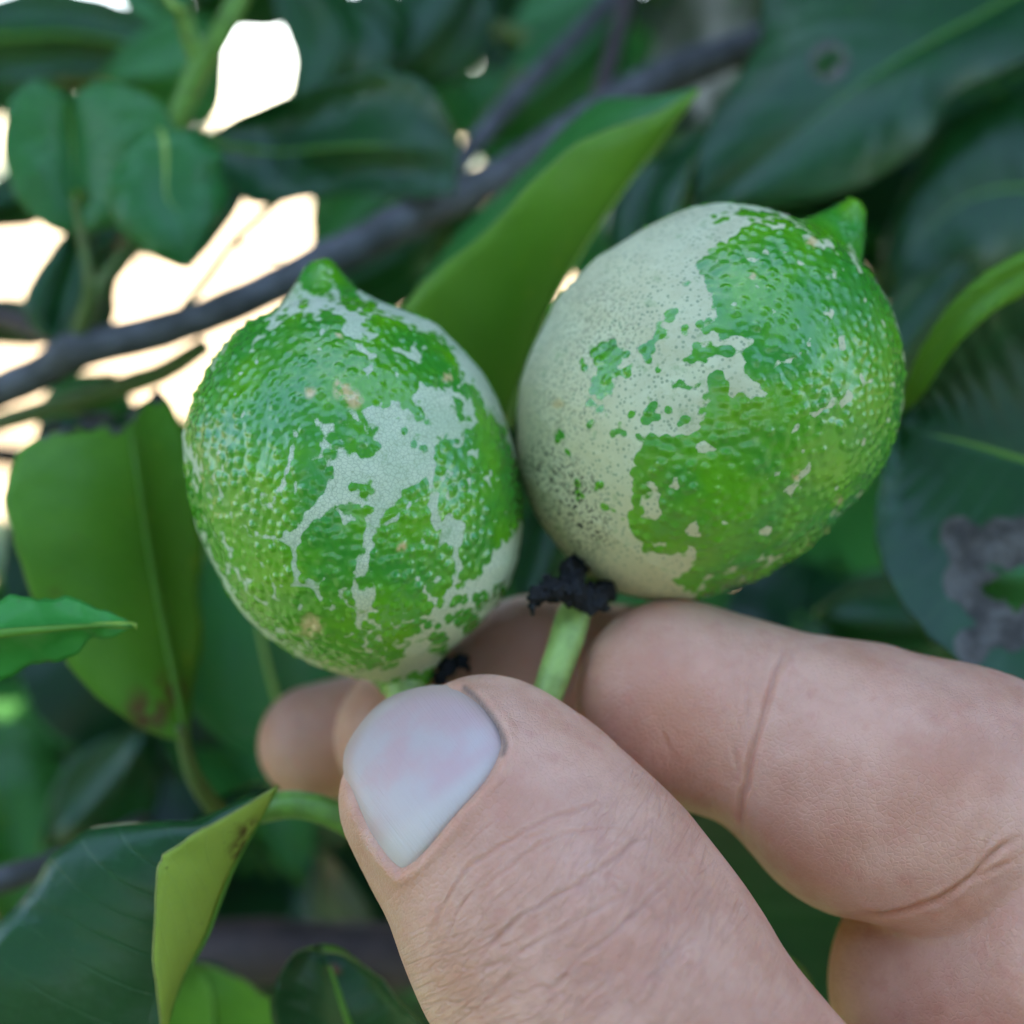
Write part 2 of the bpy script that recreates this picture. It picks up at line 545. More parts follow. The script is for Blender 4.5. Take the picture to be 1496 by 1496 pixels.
M_LEFT = peel_material('peel_netted', (.038, .26, .022), (.10, .35, .005), (.62, .66, .46), (.48, .57, .37), True)
M_RIGHT = peel_material('peel_half_scarred', (.038, .26, .022), (.10, .35, .005), (.64, .65, .41), (.54, .53, .32), False)
M_TOP = leaf_material('leaf_upper', (.006, .050, .014), (.011, .082, .017), .32, .12, (.035, .13, .035), .42)
M_UNDER = leaf_material('leaf_lower', (.105, .31, .020), (.15, .38, .028), .45, .32, (.17, .38, .06), .35)
M_YTOP = leaf_material('young_leaf_upper', (.025, .17, .038), (.035, .21, .040), .38, .22, (.07, .26, .06))
M_YUNDER = leaf_material('young_leaf_lower', (.46, .70, .10), (.52, .74, .13), .5, .40, (.55, .76, .2), .35)
M_BRIGHT = leaf_material('bright_leaf', (.045, .30, .05), (.06, .36, .06), .42, .25, (.10, .42, .09), .35)
F_TOP = leaf_material('far_leaf_upper', (.004, .028, .010), (.008, .048, .013), .34, .10, (.02, .07, .02), .38, simple=True)  # darker than the near leaves: shade deep in the crown put into colour
F_YTOP = leaf_material('far_leaf_mid', (.030, .16, .030), (.045, .21, .036), .38, .18, (.06, .18, .05), .4, simple=True)
F_UNDER = leaf_material('far_leaf_lower', (.06, .20, .022), (.08, .24, .028), .5, .3, (.12, .27, .06), .35, simple=True)
M_CUT = leaf_material('leaf_edge', (.20, .27, .06), (.24, .30, .08), .5, .2)
M_BARK = bark_material('bark_grey', (.12, .12, .125), (.055, .055, .05))
M_BROWN = bark_material('bark_brown', (.075, .05, .045), (.045, .032, .03))
M_TWIG = bark_material('twig_green', (.10, .17, .035), (.13, .16, .05))
M_SHOOT = plain('shoot_green', (.16, .33, .05), .42)
M_STEM = plain('stem_green', (.36, .52, .13), .42)
M_SOOT = plain('calyx_black', (.007, .007, .008), .6, .3)
M_SKIN = skin_material()
M_NAIL = nail_material()
M_GROUND = ground_material('grass')
M_PATH = ground_material('path')

# ------------------------------------------------------------------ ground
g = 60.0
gx = np.linspace(-g, g, 41)
GX, GY = np.meshgrid(gx, gx, indexing='ij')
gv = np.stack([GX.ravel(), GY.ravel() + 20, np.zeros(GX.size)], -1)
gf = [(i * 41 + j, (i + 1) * 41 + j, (i + 1) * 41 + j + 1, i * 41 + j + 1) for i in range(40) for j in range(40)]
tag(mesh_obj('ground', gv, gf, M_GROUND, origin=(0, 0, 0)), kind='structure', label='unseen ground under the tree, made dark short grass to cut bounced light')  # unseen grass, chosen dark to cut warm light bounced from below
pv, pf = [], []
for i, x in enumerate(np.linspace(-40, 40, 81)):
    e = (vnoise(np.array([x, 0, 0]), .7, 4) - .5) * .5
    pv += [(x, 1.75 + e, .004), (x, 6, .004), (x, 24 + e, .004)]
    if i: pf += [(3 * i - 3, 3 * i, 3 * i + 1, 3 * i - 2), (3 * i - 2, 3 * i + 1, 3 * i + 2, 3 * i - 1)]
tag(mesh_obj('path', pv, pf, M_PATH, origin=(0, 0, 0)), kind='structure', label='pale sandy sunlit yard beyond the tree')

# ------------------------------------------------------------------ the lemon tree: limbs, branches, leaves
TREE = empty('lemon_tree', (0.55, 0.85, 0.0))
tag(TREE, 'lemon tree of glossy dark leaves and grey twigs surrounding the two fruits', 'tree')

def branch(name, pts, widths_px, mat, bump=.12, seed=0, label=None, n=14):
    r = [w / 2 * p[2] / 1496 for w, p in zip(widths_px, pts)]
    V, f = tube_arrays(pts, r, n=n, seg=8 * len(pts), bump=bump, seed=seed)
    W = to_world(V)
    o = mesh_obj(name, W, f, mat, parent=TREE, origin=W[-2])
    if label: o['label'] = label
    return o

def wbranch(name, pts, radii, mat, seed=0, n=16):      # a limb given in world metres
    P = from_world(np.array(pts))
    px = pix(P)
    pp = [(a[0], a[1], p[1]) for a, p in zip(px, P)]
    V, f = tube_arrays(pp, [r * 1000 for r in radii], n=n, seg=10 * len(pts), bump=.1, seed=seed)
    W = to_world(V)
    return mesh_obj(name, W, f, mat, parent=TREE, origin=W[-2])

wbranch('trunk', [(.55, .85, -.02), (.54, .86, .3), (.56, .83, .62), (.50, .80, .95), (.46, .82, 1.3), (.36, .9, 1.8)], [.075, .058, .05, .042, .034, .02], M_BROWN, 1)
wbranch('limb', [(.50, .80, .95), (.40, .62, 1.2), (.28, .42, 1.36), (.16, .27, 1.33)], [.024, .017, .011, .006], M_BROWN, 2)
wbranch('limb', [(.46, .82, 1.3), (.1, .95, 1.7), (-.35, 1.0, 2.0)], [.024, .016, .008], M_BROWN, 3)
wbranch('limb', [(.52, .80, .85), (.2, .75, 1.05), (-.2, .62, 1.12), (-.36, .45, 1.2)], [.022, .016, .011, .006], M_BROWN, 4)

branch('branch', [(-120, 620, 168), (-30, 582, 168), (60, 545, 167), (115, 512, 166), (210, 490, 167), (330, 450, 168), (420, 408, 170), (500, 370, 173), (620, 308, 178), (740, 252, 184), (850, 180, 192), (960, 118, 205), (1090, 68, 225), (1230, 10, 255), (1400, -60, 300)],
       [48, 48, 50, 60, 52, 50, 50, 56, 54, 52, 52, 52, 52, 52, 52], M_BARK, .16, 1, 'grey woody branch crossing behind the fruits')
branch('branch', [(640, 290, 200), (690, 215, 205), (760, 135, 215), (830, 65, 225), (905, -15, 240), (980, -110, 260)], [26, 30, 30, 28, 28, 28], M_BARK, .14, 2)
branch('twig', [(862, 200, 205), (885, 110, 210), (905, 40, 216), (930, -60, 225)], [26, 26, 24, 24], M_BROWN, .1, 3)
branch('twig', [(-40, 628, 178), (40, 606, 177), (150, 572, 176), (235, 545, 174), (300, 505, 171)], [26, 30, 34, 32, 26], M_TWIG, .1, 4, 'pale green twig under the grey branch')
branch('twig', [(110, 520, 167), (135, 440, 166), (175, 385, 168), (215, 340, 176)], [34, 26, 24, 18], M_TWIG, .1, 5)
branch('twig', [(105, 525, 168), (130, 430, 160), (120, 350, 158), (108, 290, 156)], [22, 16, 14, 10], M_TWIG, .1, 6)
branch('twig', [(-60, 455, 190), (0, 462, 188), (60, 485, 180), (110, 515, 169)], [34, 32, 30, 30], M_BROWN, .12, 7)
branch('twig', [(-60, 80, 240), (20, 95, 238), (90, 108, 235), (170, 130, 230)], [30, 28, 26, 20], M_TWIG, .1, 8)
branch('shoot', [(235, 235, 166), (262, 165, 165), (292, 98, 164), (325, 45, 163), (362, -30, 163), (390, -110, 165)], [20, 30, 34, 32, 30, 28], M_SHOOT, .05, 9, 'bright green young shoot forking upwards')
branch('shoot', [(294, 95, 164), (278, 55, 162), (264, 0, 160), (258, -70, 160)], [26, 26, 24, 22], M_SHOOT, .05, 10)
branch('twig', [(-80, 1305, 150), (0, 1287, 150), (60, 1268, 152), (130, 1240, 158), (210, 1200, 170)], [42, 40, 38, 32, 24], M_BARK, .12, 11)
branch('twig', [(262, 1060, 138), (275, 1110, 140), (292, 1150, 142), (330, 1200, 148)], [14, 20, 24, 26], M_TWIG, .06, 12)
branch('shoot', [(330, 1205, 126), (385, 1182, 122), (440, 1176, 120), (500, 1196, 120), (580, 1245, 121), (690, 1320, 124)], [30, 40, 40, 42, 44, 44], M_SHOOT, .04, 13, 'smooth light green stalk behind the thumb')
branch('branch', [(120, 1385, 190), (280, 1392, 190), (420, 1392, 189), (600, 1398, 188), (800, 1420, 190), (1050, 1480, 200)], [88, 92, 94, 92, 90, 90], M_BROWN, .08, 14, 'blurred dark brown branch low behind the thumb')
branch('twig', [(720, 40, 260), (770, 60, 255), (745, 130, 250), (700, 190, 240)], [20, 20, 18, 16], M_TWIG, .08, 15)
branch('twig', [(250, 470, 176), (300, 410, 178), (345, 350, 182), (400, 300, 188), (440, 262, 194)], [12, 14, 14, 13, 10], M_TWIG, .1, 17)
branch('twig', [(345, 352, 182), (372, 372, 184), (410, 380, 186)], [9, 8, 6], M_TWIG, .1, 18)
branch('tendril', [(1118, 1375, 121), (1150, 1396, 120), (1176, 1420, 119), (1188, 1450, 118), (1190, 1500, 118)], [4, 6, 7, 7, 7], M_SHOOT, .03, 16)

def smooth_rows(A, k=2):
    for _ in range(k):
        B = A.copy(); B[1:-1] = .25 * A[:-2] + .5 * A[1:-1] + .25 * A[2:]; A = B
    return A

def leaf(A, Mi, B, top=None, under=None, bulge=(1.5, 1.5), show='top', label=None, N=46, K=11, wave=.35, holes=None, necro=None, rust=None, seed=0, thick=.28, rib=True, ribw=.7):
    """one leaf from its two margins and its midrib (base to tip), each a list of (px, py, mm)"""
    top = top or M_TOP; under = under or M_UNDER
    cs = [crom([C(*p) for p in L], N) for L in (A, Mi, B)]
    rows = []
    tt = np.linspace(0, 1, K)
    vv = np.concatenate([-(1 - tt), tt[1:]])
    G = np.zeros((N, 2 * K - 1, 3))
    for j, t in enumerate(tt):
        G[:, j] = cs[0] * (1 - t) + cs[1] * t
        G[:, K - 1 + j] = cs[1] * (1 - t) + cs[2] * t
    du = np.gradient(G, axis=0); dv = np.gradient(G, axis=1)
    Nn = np.cross(du, dv); Nn /= np.linalg.norm(Nn, axis=2)[..., None] + 1e-9
    for _ in range(3): Nn = smooth_rows(Nn); Nn /= np.linalg.norm(Nn, axis=2)[..., None] + 1e-9
    bl = np.where(vv < 0, bulge[0], bulge[1]) * np.sin(np.pi * np.abs(vv)) * 1.0
    u = np.linspace(0, 1, N)
    env = np.sin(np.pi * np.clip(u * .94 + .03, 0, 1)) ** .7
    off = bl[None, :] * env[:, None]
    q = np.stack(np.broadcast_arrays(u[:, None] * 5, np.abs(vv)[None, :] * 1.2 + (vv[None, :] > 0) * 7, np.full((1, 1), seed * 3.7)), -1)
    off = off + (fbm(q, 1.6, seed) - .5) * 2 * wave * 2.2 * (np.abs(vv)[None, :] ** 1.5) * env[:, None]
    side = np.sin(np.pi * (u[:, None] * 11 - np.abs(vv)[None, :] * 2.6) * 2) * .06 * np.sin(np.pi * np.abs(vv))[None, :]
    G = G + Nn * (off + side * 1.5)[..., None]
    # small irregularities along the margins
    for j, s in ((0, 0), (-1, 5)):
        e = (vnoise(np.stack([u * 26, u * 0 + s, u * 0 + seed], -1), 1, seed) - .5) * .5
        G[:, j] += (G[:, j] - G[:, K - 1]) * (e * .07)[:, None]
    hv = G[:, :K] / np.linalg.norm(G[:, :K], axis=2)[..., None]
    sgn = 1 if (Nn[:, :K] * hv).sum(2).mean() < 0 else -1      # the near half turns this side to the viewer
    if show == 'under': sgn = -sgn
    flip = sgn < 0
    T = G.reshape(-1, 3); Bk = (G - Nn * thick * sgn).reshape(-1, 3)
    n, m = N, 2 * K - 1
    V = np.vstack([T, Bk])
    pp = pix(T)
    kill = np.zeros((n - 1, m - 1), bool)
    if holes:
        cen = (G[:-1, :-1] + G[1:, :-1] + G[:-1, 1:] + G[1:, 1:]) / 4
        cpx = pix(cen.reshape(-1, 3))
        for h in holes:
            kill |= (poly_sdf(cpx, h) > 0).reshape(n - 1, m - 1)
    f, fm = [], []
    o2 = n * m
    def quad(a, b, c, d, mi):
        f.append((a, b, c, d) if not flip else (d, c, b, a)); fm.append(mi)
    for i in range(n - 1):
        for j in range(m - 1):
            if kill[i, j]: continue
            a, b, c, d = i * m + j, i * m + j + 1, (i + 1) * m + j + 1, (i + 1) * m + j
            quad(d, c, b, a, 0)
            quad(o2 + a, o2 + b, o2 + c, o2 + d, 1)
    for i in range(n - 1):
        if not kill[i, 0]: quad(i * m, o2 + i * m, o2 + (i + 1) * m, (i + 1) * m, 2)
        if not kill[i, -1]: quad(i * m + m - 1, (i + 1) * m + m - 1, o2 + (i + 1) * m + m - 1, o2 + i * m + m - 1, 2)
    for j in range(m - 1):
        e = (n - 1) * m
        if not kill[-1, j]: quad(e + j, e + j + 1, o2 + e + j + 1, o2 + e + j, 2)
    U = np.repeat(u, m); Vv = np.tile(vv, n)
    at = {'u': np.tile(U, 2), 'v': np.tile(Vv, 2)}
    def blobs(spec):
        r = np.full(len(pp), -1.0)
        for (x, y, rad) in spec:
            r = np.maximum(r, 1 - np.hypot(pp[:, 0] - x, pp[:, 1] - y) / rad)
        return np.tile(np.clip(r, 0, 1), 2)
    at['necro'] = np.clip(blobs(necro) * 2.2, 0, 1) if necro else np.zeros(len(V))
    at['rust'] = np.clip(blobs(rust) * 2.0, 0, 1) if rust else np.zeros(len(V))
    W = to_world(V)
    o = mesh_obj('leaf', W, f, [top, under, M_CUT], parent=TREE, origin=to_world(cs[1][0]), attrs=at, fmat=fm)
    if label: o['label'] = label
    if rib:
        c = G[:, K - 1]
        nn = Nn[:, K - 1]
        P = c - nn * thick * sgn * .9
        a = np.arange(8) / 8 * 2 * math.pi
        Td = np.gradient(P, axis=0); Td /= np.linalg.norm(Td, axis=1)[:, None] + 1e-9
        Uu = np.cross(Td, nn)
        R = np.linspace(ribw, .12, N)
        RV = P[:, None] + R[:, None, None] * (np.cos(a)[None, :, None] * Uu[:, None] + .8 * np.sin(a)[None, :, None] * nn[:, None])
        rf = [(i * 8 + j, i * 8 + (j + 1) % 8, (i + 1) * 8 + (j + 1) % 8, (i + 1) * 8 + j) for i in range(N - 1) for j in range(8)]
        mesh_obj('midrib', to_world(RV.reshape(-1, 3)), rf, M_YUNDER if top is M_YTOP else M_UNDER, parent=o, origin=to_world(cs[1][0]))
    return o

def leaf2(A, B, d_mid=0.0, t=.5, **kw):                 # midrib derived from the two margins
    n = 7
    a = crom(A, n); b = crom(B, n)
    m = a * (1 - t) + b * t
    m[1:-1, 2] += d_mid
    return leaf(a.tolist(), m.tolist(), b.tolist(), **kw)

# the pale folded leaf between the fruits
leaf([(560, 520, 146), (588, 446, 142), (640, 392, 139), (716, 332, 137), (780, 262, 136), (832, 214, 137), (900, 186, 139), (962, 162, 142), (1021, 129, 146)],
     [(690, 720, 152), (733, 640, 150), (757, 566, 149), (800, 452, 148), (850, 362, 147), (908, 276, 146), (962, 206, 146), (1000, 158, 146), (1021, 129, 146)],
     [(560, 540, 172), (600, 440, 172), (650, 360, 170), (720, 290, 166), (780, 235, 163), (832, 178, 159), (878, 146, 155), (950, 139, 150), (1021, 129, 146)],
     top=M_YTOP, under=M_UNDER, show='under', bulge=(-1.6, 1.5), label='folded light green leaf with pointed tip rising between the two lemons', wave=.4, seed=3, ribw=.6)
# the folded leaf in the lower left: bright yellow-green underside, dark upper face
leaf([(238, 1580, 112), (234, 1490, 110), (225, 1400, 108), (228, 1300, 107), (230, 1262, 107), (246, 1240, 107.5), (285, 1214, 108.5), (335, 1188, 111), (405, 1147, 115)],
     [(236, 1590, 113), (240, 1500, 114), (268, 1424, 114.5), (298, 1370, 115), (318, 1318, 115), (334, 1278, 115), (354, 1238, 115), (376, 1200, 115), (405, 1147, 115)],
     [(90, 1640, 114), (-30, 1580, 113), (-60, 1450, 113), (-10, 1362, 114), (36, 1312, 115), (76, 1250, 116), (140, 1208, 117), (255, 1206, 118), (405, 1147, 115)],
     top=M_TOP, under=M_YUNDER, show='under', bulge=(-.6, 2.0), label='folded leaf with bright yellow green underside and dark green face', wave=.3, seed=5, rust=[(365, 1215, 26), (352, 1240, 22)], ribw=.5)
# small bright leaf entering on the left
leaf([(-160, 945, 108), (-70, 900, 110), (0, 877, 111), (55, 868, 112), (110, 872, 113), (150, 890, 113), (199, 915, 113)],
     [(-160, 950, 106), (-70, 936, 106), (0, 926, 106), (60, 920, 107), (110, 916, 109), (150, 914, 111), (199, 915, 113)],
     [(-160, 955, 108), (-70, 1008, 110), (0, 992, 111), (60, 974, 112), (115, 950, 113), (155, 932, 113), (199, 915, 113)],
     top=M_BRIGHT, under=M_YUNDER, bulge=(1.2, 1.2), label='small bright green leaf with wavy edge pointing at the netted lemon', wave=.7, seed=7)
# broad eaten leaf left of the netted lemon
leaf([(268, 1085, 138), (195, 1058, 136), (110, 985, 133), (52, 885, 131), (20, 800, 130), (7, 725, 130), (22, 668, 132), (60, 636, 134), (112, 622, 136)],
     [(270, 1086, 139), (258, 1020, 140), (240, 930, 140), (224, 850, 140), (210, 770, 140), (200, 700, 140), (194, 660, 141), (190, 638, 142), (188, 622, 143)],
     [(274, 1084, 140), (280, 1020, 146), (290, 940, 150), (292, 860, 152), (290, 780, 152), (284, 700, 152), (272, 640, 152), (250, 595, 153), (228, 566, 153)],
     top=M_TOP, under=M_UNDER, show='under', bulge=(-2.0, 1.5), label='broad eaten leaf with ragged pale top edge beside the netted lemon', wave=.5, seed=9, rust=[(100, 795, 10), (88, 850, 13), (215, 1040, 40), (250, 1010, 30)], necro=[(60, 632, 16), (95, 622, 16), (130, 617, 16), (170, 626, 14), (228, 575, 22)])
leaf([(190, 700, 156), (150, 660, 156), (90, 636, 156), (60, 628, 156), (95, 612, 157), (150, 606, 157)],
     [(200, 700, 157), (180, 650, 157), (160, 630, 157), (150, 622, 158), (160, 612, 158), (170, 606, 158)],
     [(230, 700, 158), (225, 660, 158), (215, 640, 158), (214, 625, 158), (215, 606, 158), (232, 572, 158)],
     top=M_TOP, bulge=(1, 1), wave=.9, seed=11, necro=[(70, 628, 30), (140, 610, 30), (205, 610, 22), (232, 576, 24)])
# leaves behind the lower left side of the netted lemon
leaf2([(470, 1130, 165), (330, 1090, 163), (265, 1010, 160), (250, 920, 160), (290, 830, 164), (340, 790, 168)], [(470, 1130, 165), (520, 1060, 172), (530, 980, 175), (500, 880, 176), (430, 800, 174), (340, 790, 168)],
      -3, top=M_YTOP, seed=13, bulge=(2, 2), label='mid green leaf behind the netted lemon')
leaf2([(300, 1040, 170), (262, 980, 168), (238, 900, 168), (246, 830, 170), (290, 800, 172)], [(300, 1040, 170), (285, 980, 166), (270, 900, 164), (285, 840, 166), (290, 800, 172)],
      -2, top=M_CUT, under=M_CUT, seed=14)  # pale strip for the curled leaf edge, its highlight put into the colour
# bottom leaves
leaf2([(440, 1600, 128), (398, 1500, 125), (402, 1436, 124), (430, 1396, 124), (462, 1387, 125)], [(700, 1640, 122), (640, 1540, 120), (585, 1462, 121), (525, 1410, 123), (462, 1387, 125)],
      1.5, top=M_TOP, seed=15, bulge=(1.5, 1.5), rust=[(487, 1418, 14)], label='round dark green leaf low beside the thumb')
leaf2([(120, 1640, 150), (170, 1540, 148), (215, 1460, 146), (250, 1420, 146), (278, 1405, 146)], [(480, 1640, 146), (450, 1540, 144), (410, 1470, 143), (350, 1428, 144), (278, 1405, 146)],
      2, show='under', seed=16)
leaf2([(250, 1230, 150), (300, 1180, 150), (340, 1155, 150), (390, 1143, 151)], [(270, 1260, 146), (330, 1225, 146), (375, 1185, 148), (390, 1143, 151)], 1, top=M_TOP, seed=17)
# big damaged leaf on the right
hole = [(1432, 858), (1462, 842), (1490, 826), (1540, 822), (1545, 872), (1496, 884), (1484, 896), (1470, 878), (1440, 872)]
leaf([(1640, 1080, 128), (1520, 1040, 130), (1435, 992, 131), (1365, 940, 132), (1312, 872, 134), (1284, 800, 136), (1280, 740, 138), (1296, 668, 141), (1310, 612, 143)],
     [(1640, 705, 136), (1570, 690, 136), (1496, 672, 137), (1440, 655, 138), (1400, 644, 139), (1365, 636, 140), (1340, 628, 141), (1322, 620, 142), (1310, 612, 143)],
     [(1640, 250, 128), (1560, 318, 129), (1496, 378, 130), (1440, 428, 131), (1395, 478, 133), (1355, 530, 136), (1330, 566, 139), (1316, 590, 141), (1310, 612, 143)],
     top=M_TOP, under=M_UNDER, bulge=(1.8, 2.6), label='large dark leaf with a grey edged insect hole beside the half scarred lemon', wave=.3, seed=19, N=110, K=56, holes=[hole],
     necro=[(1420, 800, 46), (1400, 780, 34), (1460, 790, 45), (1410, 850, 42), (1500, 800, 60), (1450, 920, 36), (1420, 945, 34), (1500, 900, 50), (1480, 930, 30), (1440, 870, 50), (1540, 850, 60)])
leaf2([(1560, 340, 126), (1470, 380, 128), (1400, 440, 131), (1350, 520, 135), (1318, 600, 139)], [(1590, 380, 128), (1480, 435, 129), (1410, 490, 131), (1362, 550, 135), (1318, 600, 139)], -1, show='under', seed=20, rib=False)
# upper right
leaf([(1560, -140, 215), (1300, -120, 205), (1130, -40, 196), (1108, 60, 190), (1060, 140, 186), (1018, 230, 184), (1008, 310, 184)],
     [(1600, -90, 205), (1470, 0, 196), (1360, 60, 190), (1260, 120, 186), (1170, 190, 184), (1080, 260, 184), (1008, 310, 184)],
     [(1640, 0, 200), (1500, 86, 192), (1392, 140, 188), (1352, 206, 186), (1260, 272, 185), (1130, 304, 184), (1008, 310, 184)],
     top=M_TOP, bulge=(2.5, 2.5), label='large dark leaf with a small hole above the half scarred lemon', wave=.5, seed=21, N=60, K=24,
     holes=[[(1188, 92), (1205, 76), (1232, 72), (1230, 92), (1205, 108), (1190, 108)]], necro=[(1210, 90, 38)])
leaf2([(1620, 120, 215), (1496, 138, 212), (1410, 160, 210), (1345, 225, 209), (1302, 330, 208), (1285, 430, 208)], [(1620, 420, 214), (1540, 440, 212), (1460, 430, 210), (1400, 440, 209), (1340, 450, 208), (1285, 430, 208)],
      -5, t=.45, top=M_TOP, seed=23, bulge=(3, 3), wave=1.2, label='crinkled bluish green leaf at the right')
leaf2([(1000, 420, 175), (985, 330, 178), (1010, 240, 182), (1050, 170, 190)], [(1000, 420, 175), (900, 380, 182), (900, 280, 190), (1050, 170, 190)], 3, top=M_TOP, seed=24)
# upper left group
leaf([(300, 200, 176), (350, 168, 178), (420, 138, 180), (500, 110, 178), (570, 102, 174), (628, 128, 171), (668, 200, 170)],
     [(300, 205, 176), (352, 216, 180), (410, 222, 184), (470, 216, 180), (540, 212, 175), (605, 212, 172), (670, 225, 171)],
     [(300, 210, 176), (330, 262, 176), (375, 300, 178), (450, 290, 182), (540, 284, 176), (615, 290, 172), (664, 282, 171)],
     top=M_TOP, bulge=(2, 2), label='rounded blue green leaf curling under the bright gap', wave=.8, seed=25)
leaf([(100, 145, 168), (72, 120, 166), (36, 124, 164), (8, 165, 163), (5, 230, 163), (30, 295, 164), (75, 335, 166), (118, 345, 168)],
     [(100, 145, 168), (102, 170, 168), (104, 195, 168), (106, 220, 168), (108, 248, 168), (110, 275, 168), (112, 300, 168), (118, 345, 168)],
     [(104, 145, 168), (140, 120, 166), (195, 128, 164), (240, 160, 163), (252, 215, 163), (240, 272, 164), (185, 318, 166), (118, 345, 168)],
     top=M_YTOP, bulge=(1.5, 1.5), label='heart shaped blue green leaf near the young shoot', wave=.5, seed=27, holes=[[(104, 278), (128, 276), (134, 296), (116, 304), (102, 294)]], N=60, K=20)
leaf2([(215, 190, 160), (170, 240, 159), (160, 310, 158), (200, 360, 158), (262, 392, 160)], [(255, 190, 162), (315, 206, 163), (326, 262, 164), (336, 290, 164), (275, 392, 160)], -2, top=M_YTOP, seed=28, wave=.9,
      label='ragged green leaf hanging over the bright gap')
leaf2([(262, 240, 176), (240, 300, 175), (245, 350, 175), (276, 396, 176)], [(300, 240, 178), (340, 270, 178), (350, 300, 178), (276, 396, 176)], 2, top=M_TOP, seed=29)
leaf2([(120, 310, 170), (80, 360, 169), (40, 420, 168), (40, 470, 168), (78, 500, 169)], [(125, 312, 170), (140, 370, 170), (140, 430, 170), (120, 475, 170), (78, 500, 169)], 1, top=M_TOP, seed=30)
leaf2([(-120, 60, 228), (0, -10, 224), (120, -10, 222), (220, 30, 222), (250, 80, 224)], [(-120, 80, 228), (-10, 120, 226), (100, 112, 225), (190, 108, 225), (250, 80, 224)], -3, top=M_TOP, seed=31, bulge=(2, 2))
leaf2([(262, 20, 158), (220, 30, 157), (180, 0, 156), (150, -50, 156)], [(268, 15, 158), (282, -20, 158), (260, -60, 158), (150, -50, 156)], -1, top=M_YTOP, seed=32, label='bright young leaf on the green shoot')

# leaves closing the view between the bright gaps
def pd(L, d): return [(x, y, d) for x, y in L]
for k, (A_, B_, d_) in enumerate((
        ([(140, 120), (190, 60), (250, 20), (332, 0)], [(140, 120), (200, 170), (316, 172), (332, 0)], 215),
        ([(412, 170), (428, 90), (404, 20), (390, -70)], [(428, 160), (530, 140), (580, 50), (430, -70)], 208),
        ([(540, 130), (560, 30), (620, -50), (720, -80)], [(540, 130), (660, 120), (720, 40), (720, -80)], 235),
        ([(690, 210), (740, 100), (810, 30), (920, 0)], [(690, 210), (800, 200), (900, 120), (920, 0)], 250),
        ([(450, 430), (476, 365), (545, 335), (650, 312)], [(450, 430), (540, 462), (630, 420), (650, 312)], 196),
        ([(100, 520), (88, 420), (130, 345), (192, 320)], [(100, 520), (160, 485), (172, 420), (192, 320)], 190),
        ([(50, 650), (64, 575), (100, 545), (170, 545)], [(50, 650), (120, 650), (200, 612), (170, 545)], 198),
        ([(-60, 440), (0, 434), (60, 440), (118, 470)], [(-60, 520), (0, 505), (60, 506), (118, 470)], 205),
        ([(-70, 345), (-20, 275), (20, 245), (80, 236)], [(-70, 345), (0, 334), (60, 322), (80, 236)], 200),
        ([(60, 440), (66, 390), (84, 350), (120, 320)], [(60, 440), (100, 430), (130, 380), (120, 320)], 186),
        ([(1270, 580), (1285, 470), (1340, 400), (1430, 370)], [(1270, 580), (1370, 540), (1425, 470), (1430, 370)], 200),
        ([(1190, 900), (1260, 840), (1340, 840), (1420, 900)], [(1190, 900), (1270, 980), (1350, 990), (1420, 900)], 190),
        ([(1400, 800), (1440, 760), (1520, 760), (1600, 820)], [(1400, 800), (1450, 920), (1530, 930), (1600, 820)], 170),
        ([(560, -40), (480, 20), (470, 60), (520, 110)], [(560, -40), (600, 20), (590, 80), (520, 110)], 222),
        ([(770, 900), (740, 830), (760, 760), (830, 700)], [(770, 900), (850, 880), (880, 800), (830, 700)], 172),
        ([(430, 425), (456, 345), (464, 282), (580, 255)], [(430, 425), (520, 392), (625, 345), (610, 262)], 195),
        ([(558, 345), (562, 300), (600, 270), (690, 265)], [(558, 345), (620, 350), (680, 325), (690, 265)], 200),
        ([(270, 6), (330, -70), (420, -70), (480, 20)], [(270, 6), (340, 40), (420, 38), (480, 20)], 210),
        ([(730, 70), (780, -20), (850, -60), (940, -40)], [(730, 70), (820, 80), (910, 50), (940, -40)], 262),
        ([(60, 1240), (80, 1150), (130, 1090), (220, 1060)], [(60, 1240), (160, 1240), (230, 1170), (220, 1060)], 200))):
    leaf2(pd(A_, d_), pd(B_, d_ + 6), -4, seed=60 + k, top=M_TOP if k % 3 else M_YTOP, N=24, K=7, rib=False)

leaf([(960, 1230, 150), (1020, 1180, 148), (1120, 1150, 147), (1240, 1150, 147), (1340, 1200, 150)], [(960, 1235, 151), (1030, 1300, 178), (1120, 1330, 182), (1240, 1320, 180), (1340, 1200, 151)], [(960, 1240, 152), (1000, 1500, 214), (1110, 1620, 222), (1260, 1600, 220), (1340, 1210, 152)], seed=58, N=24, K=7, rib=False)  # leaf added face down to keep the gap between thumb and index dark

# leaf templates for the rest of the crown
def leaf_template(L, wd, fold, bend, n=9, k=2, seed=0, curl=0):
    u = np.linspace(0, 1, n)
    w = wd * np.sin(np.pi * u ** .8) ** .8 * (1 - .12 * u)
    vs = np.linspace(-1, 1, 2 * k + 1)
    V = np.zeros((n, 2 * k + 1, 3))
    V[..., 0] = (u * L)[:, None]
    V[..., 1] = w[:, None] * vs[None] * math.cos(fold)
    V[..., 2] = np.abs(w[:, None] * vs[None]) * math.sin(fold) + (bend * np.sin(u * np.pi * .8 + curl) * L)[:, None]
    V[..., 2] += (vnoise(np.stack(np.broadcast_arrays(u[:, None] * 6, vs[None] * 2, np.array([[seed * 1.3]])), -1), 1, seed) - .5) * .006
    V = V.reshape(-1, 3)
    m = 2 * k + 1
    f = [(i * m + j, (i + 1) * m + j, (i + 1) * m + j + 1, i * m + j + 1) for i in range(n - 1) for j in range(m - 1)]
    return V, f, np.repeat(u, m), np.tile(vs, n)

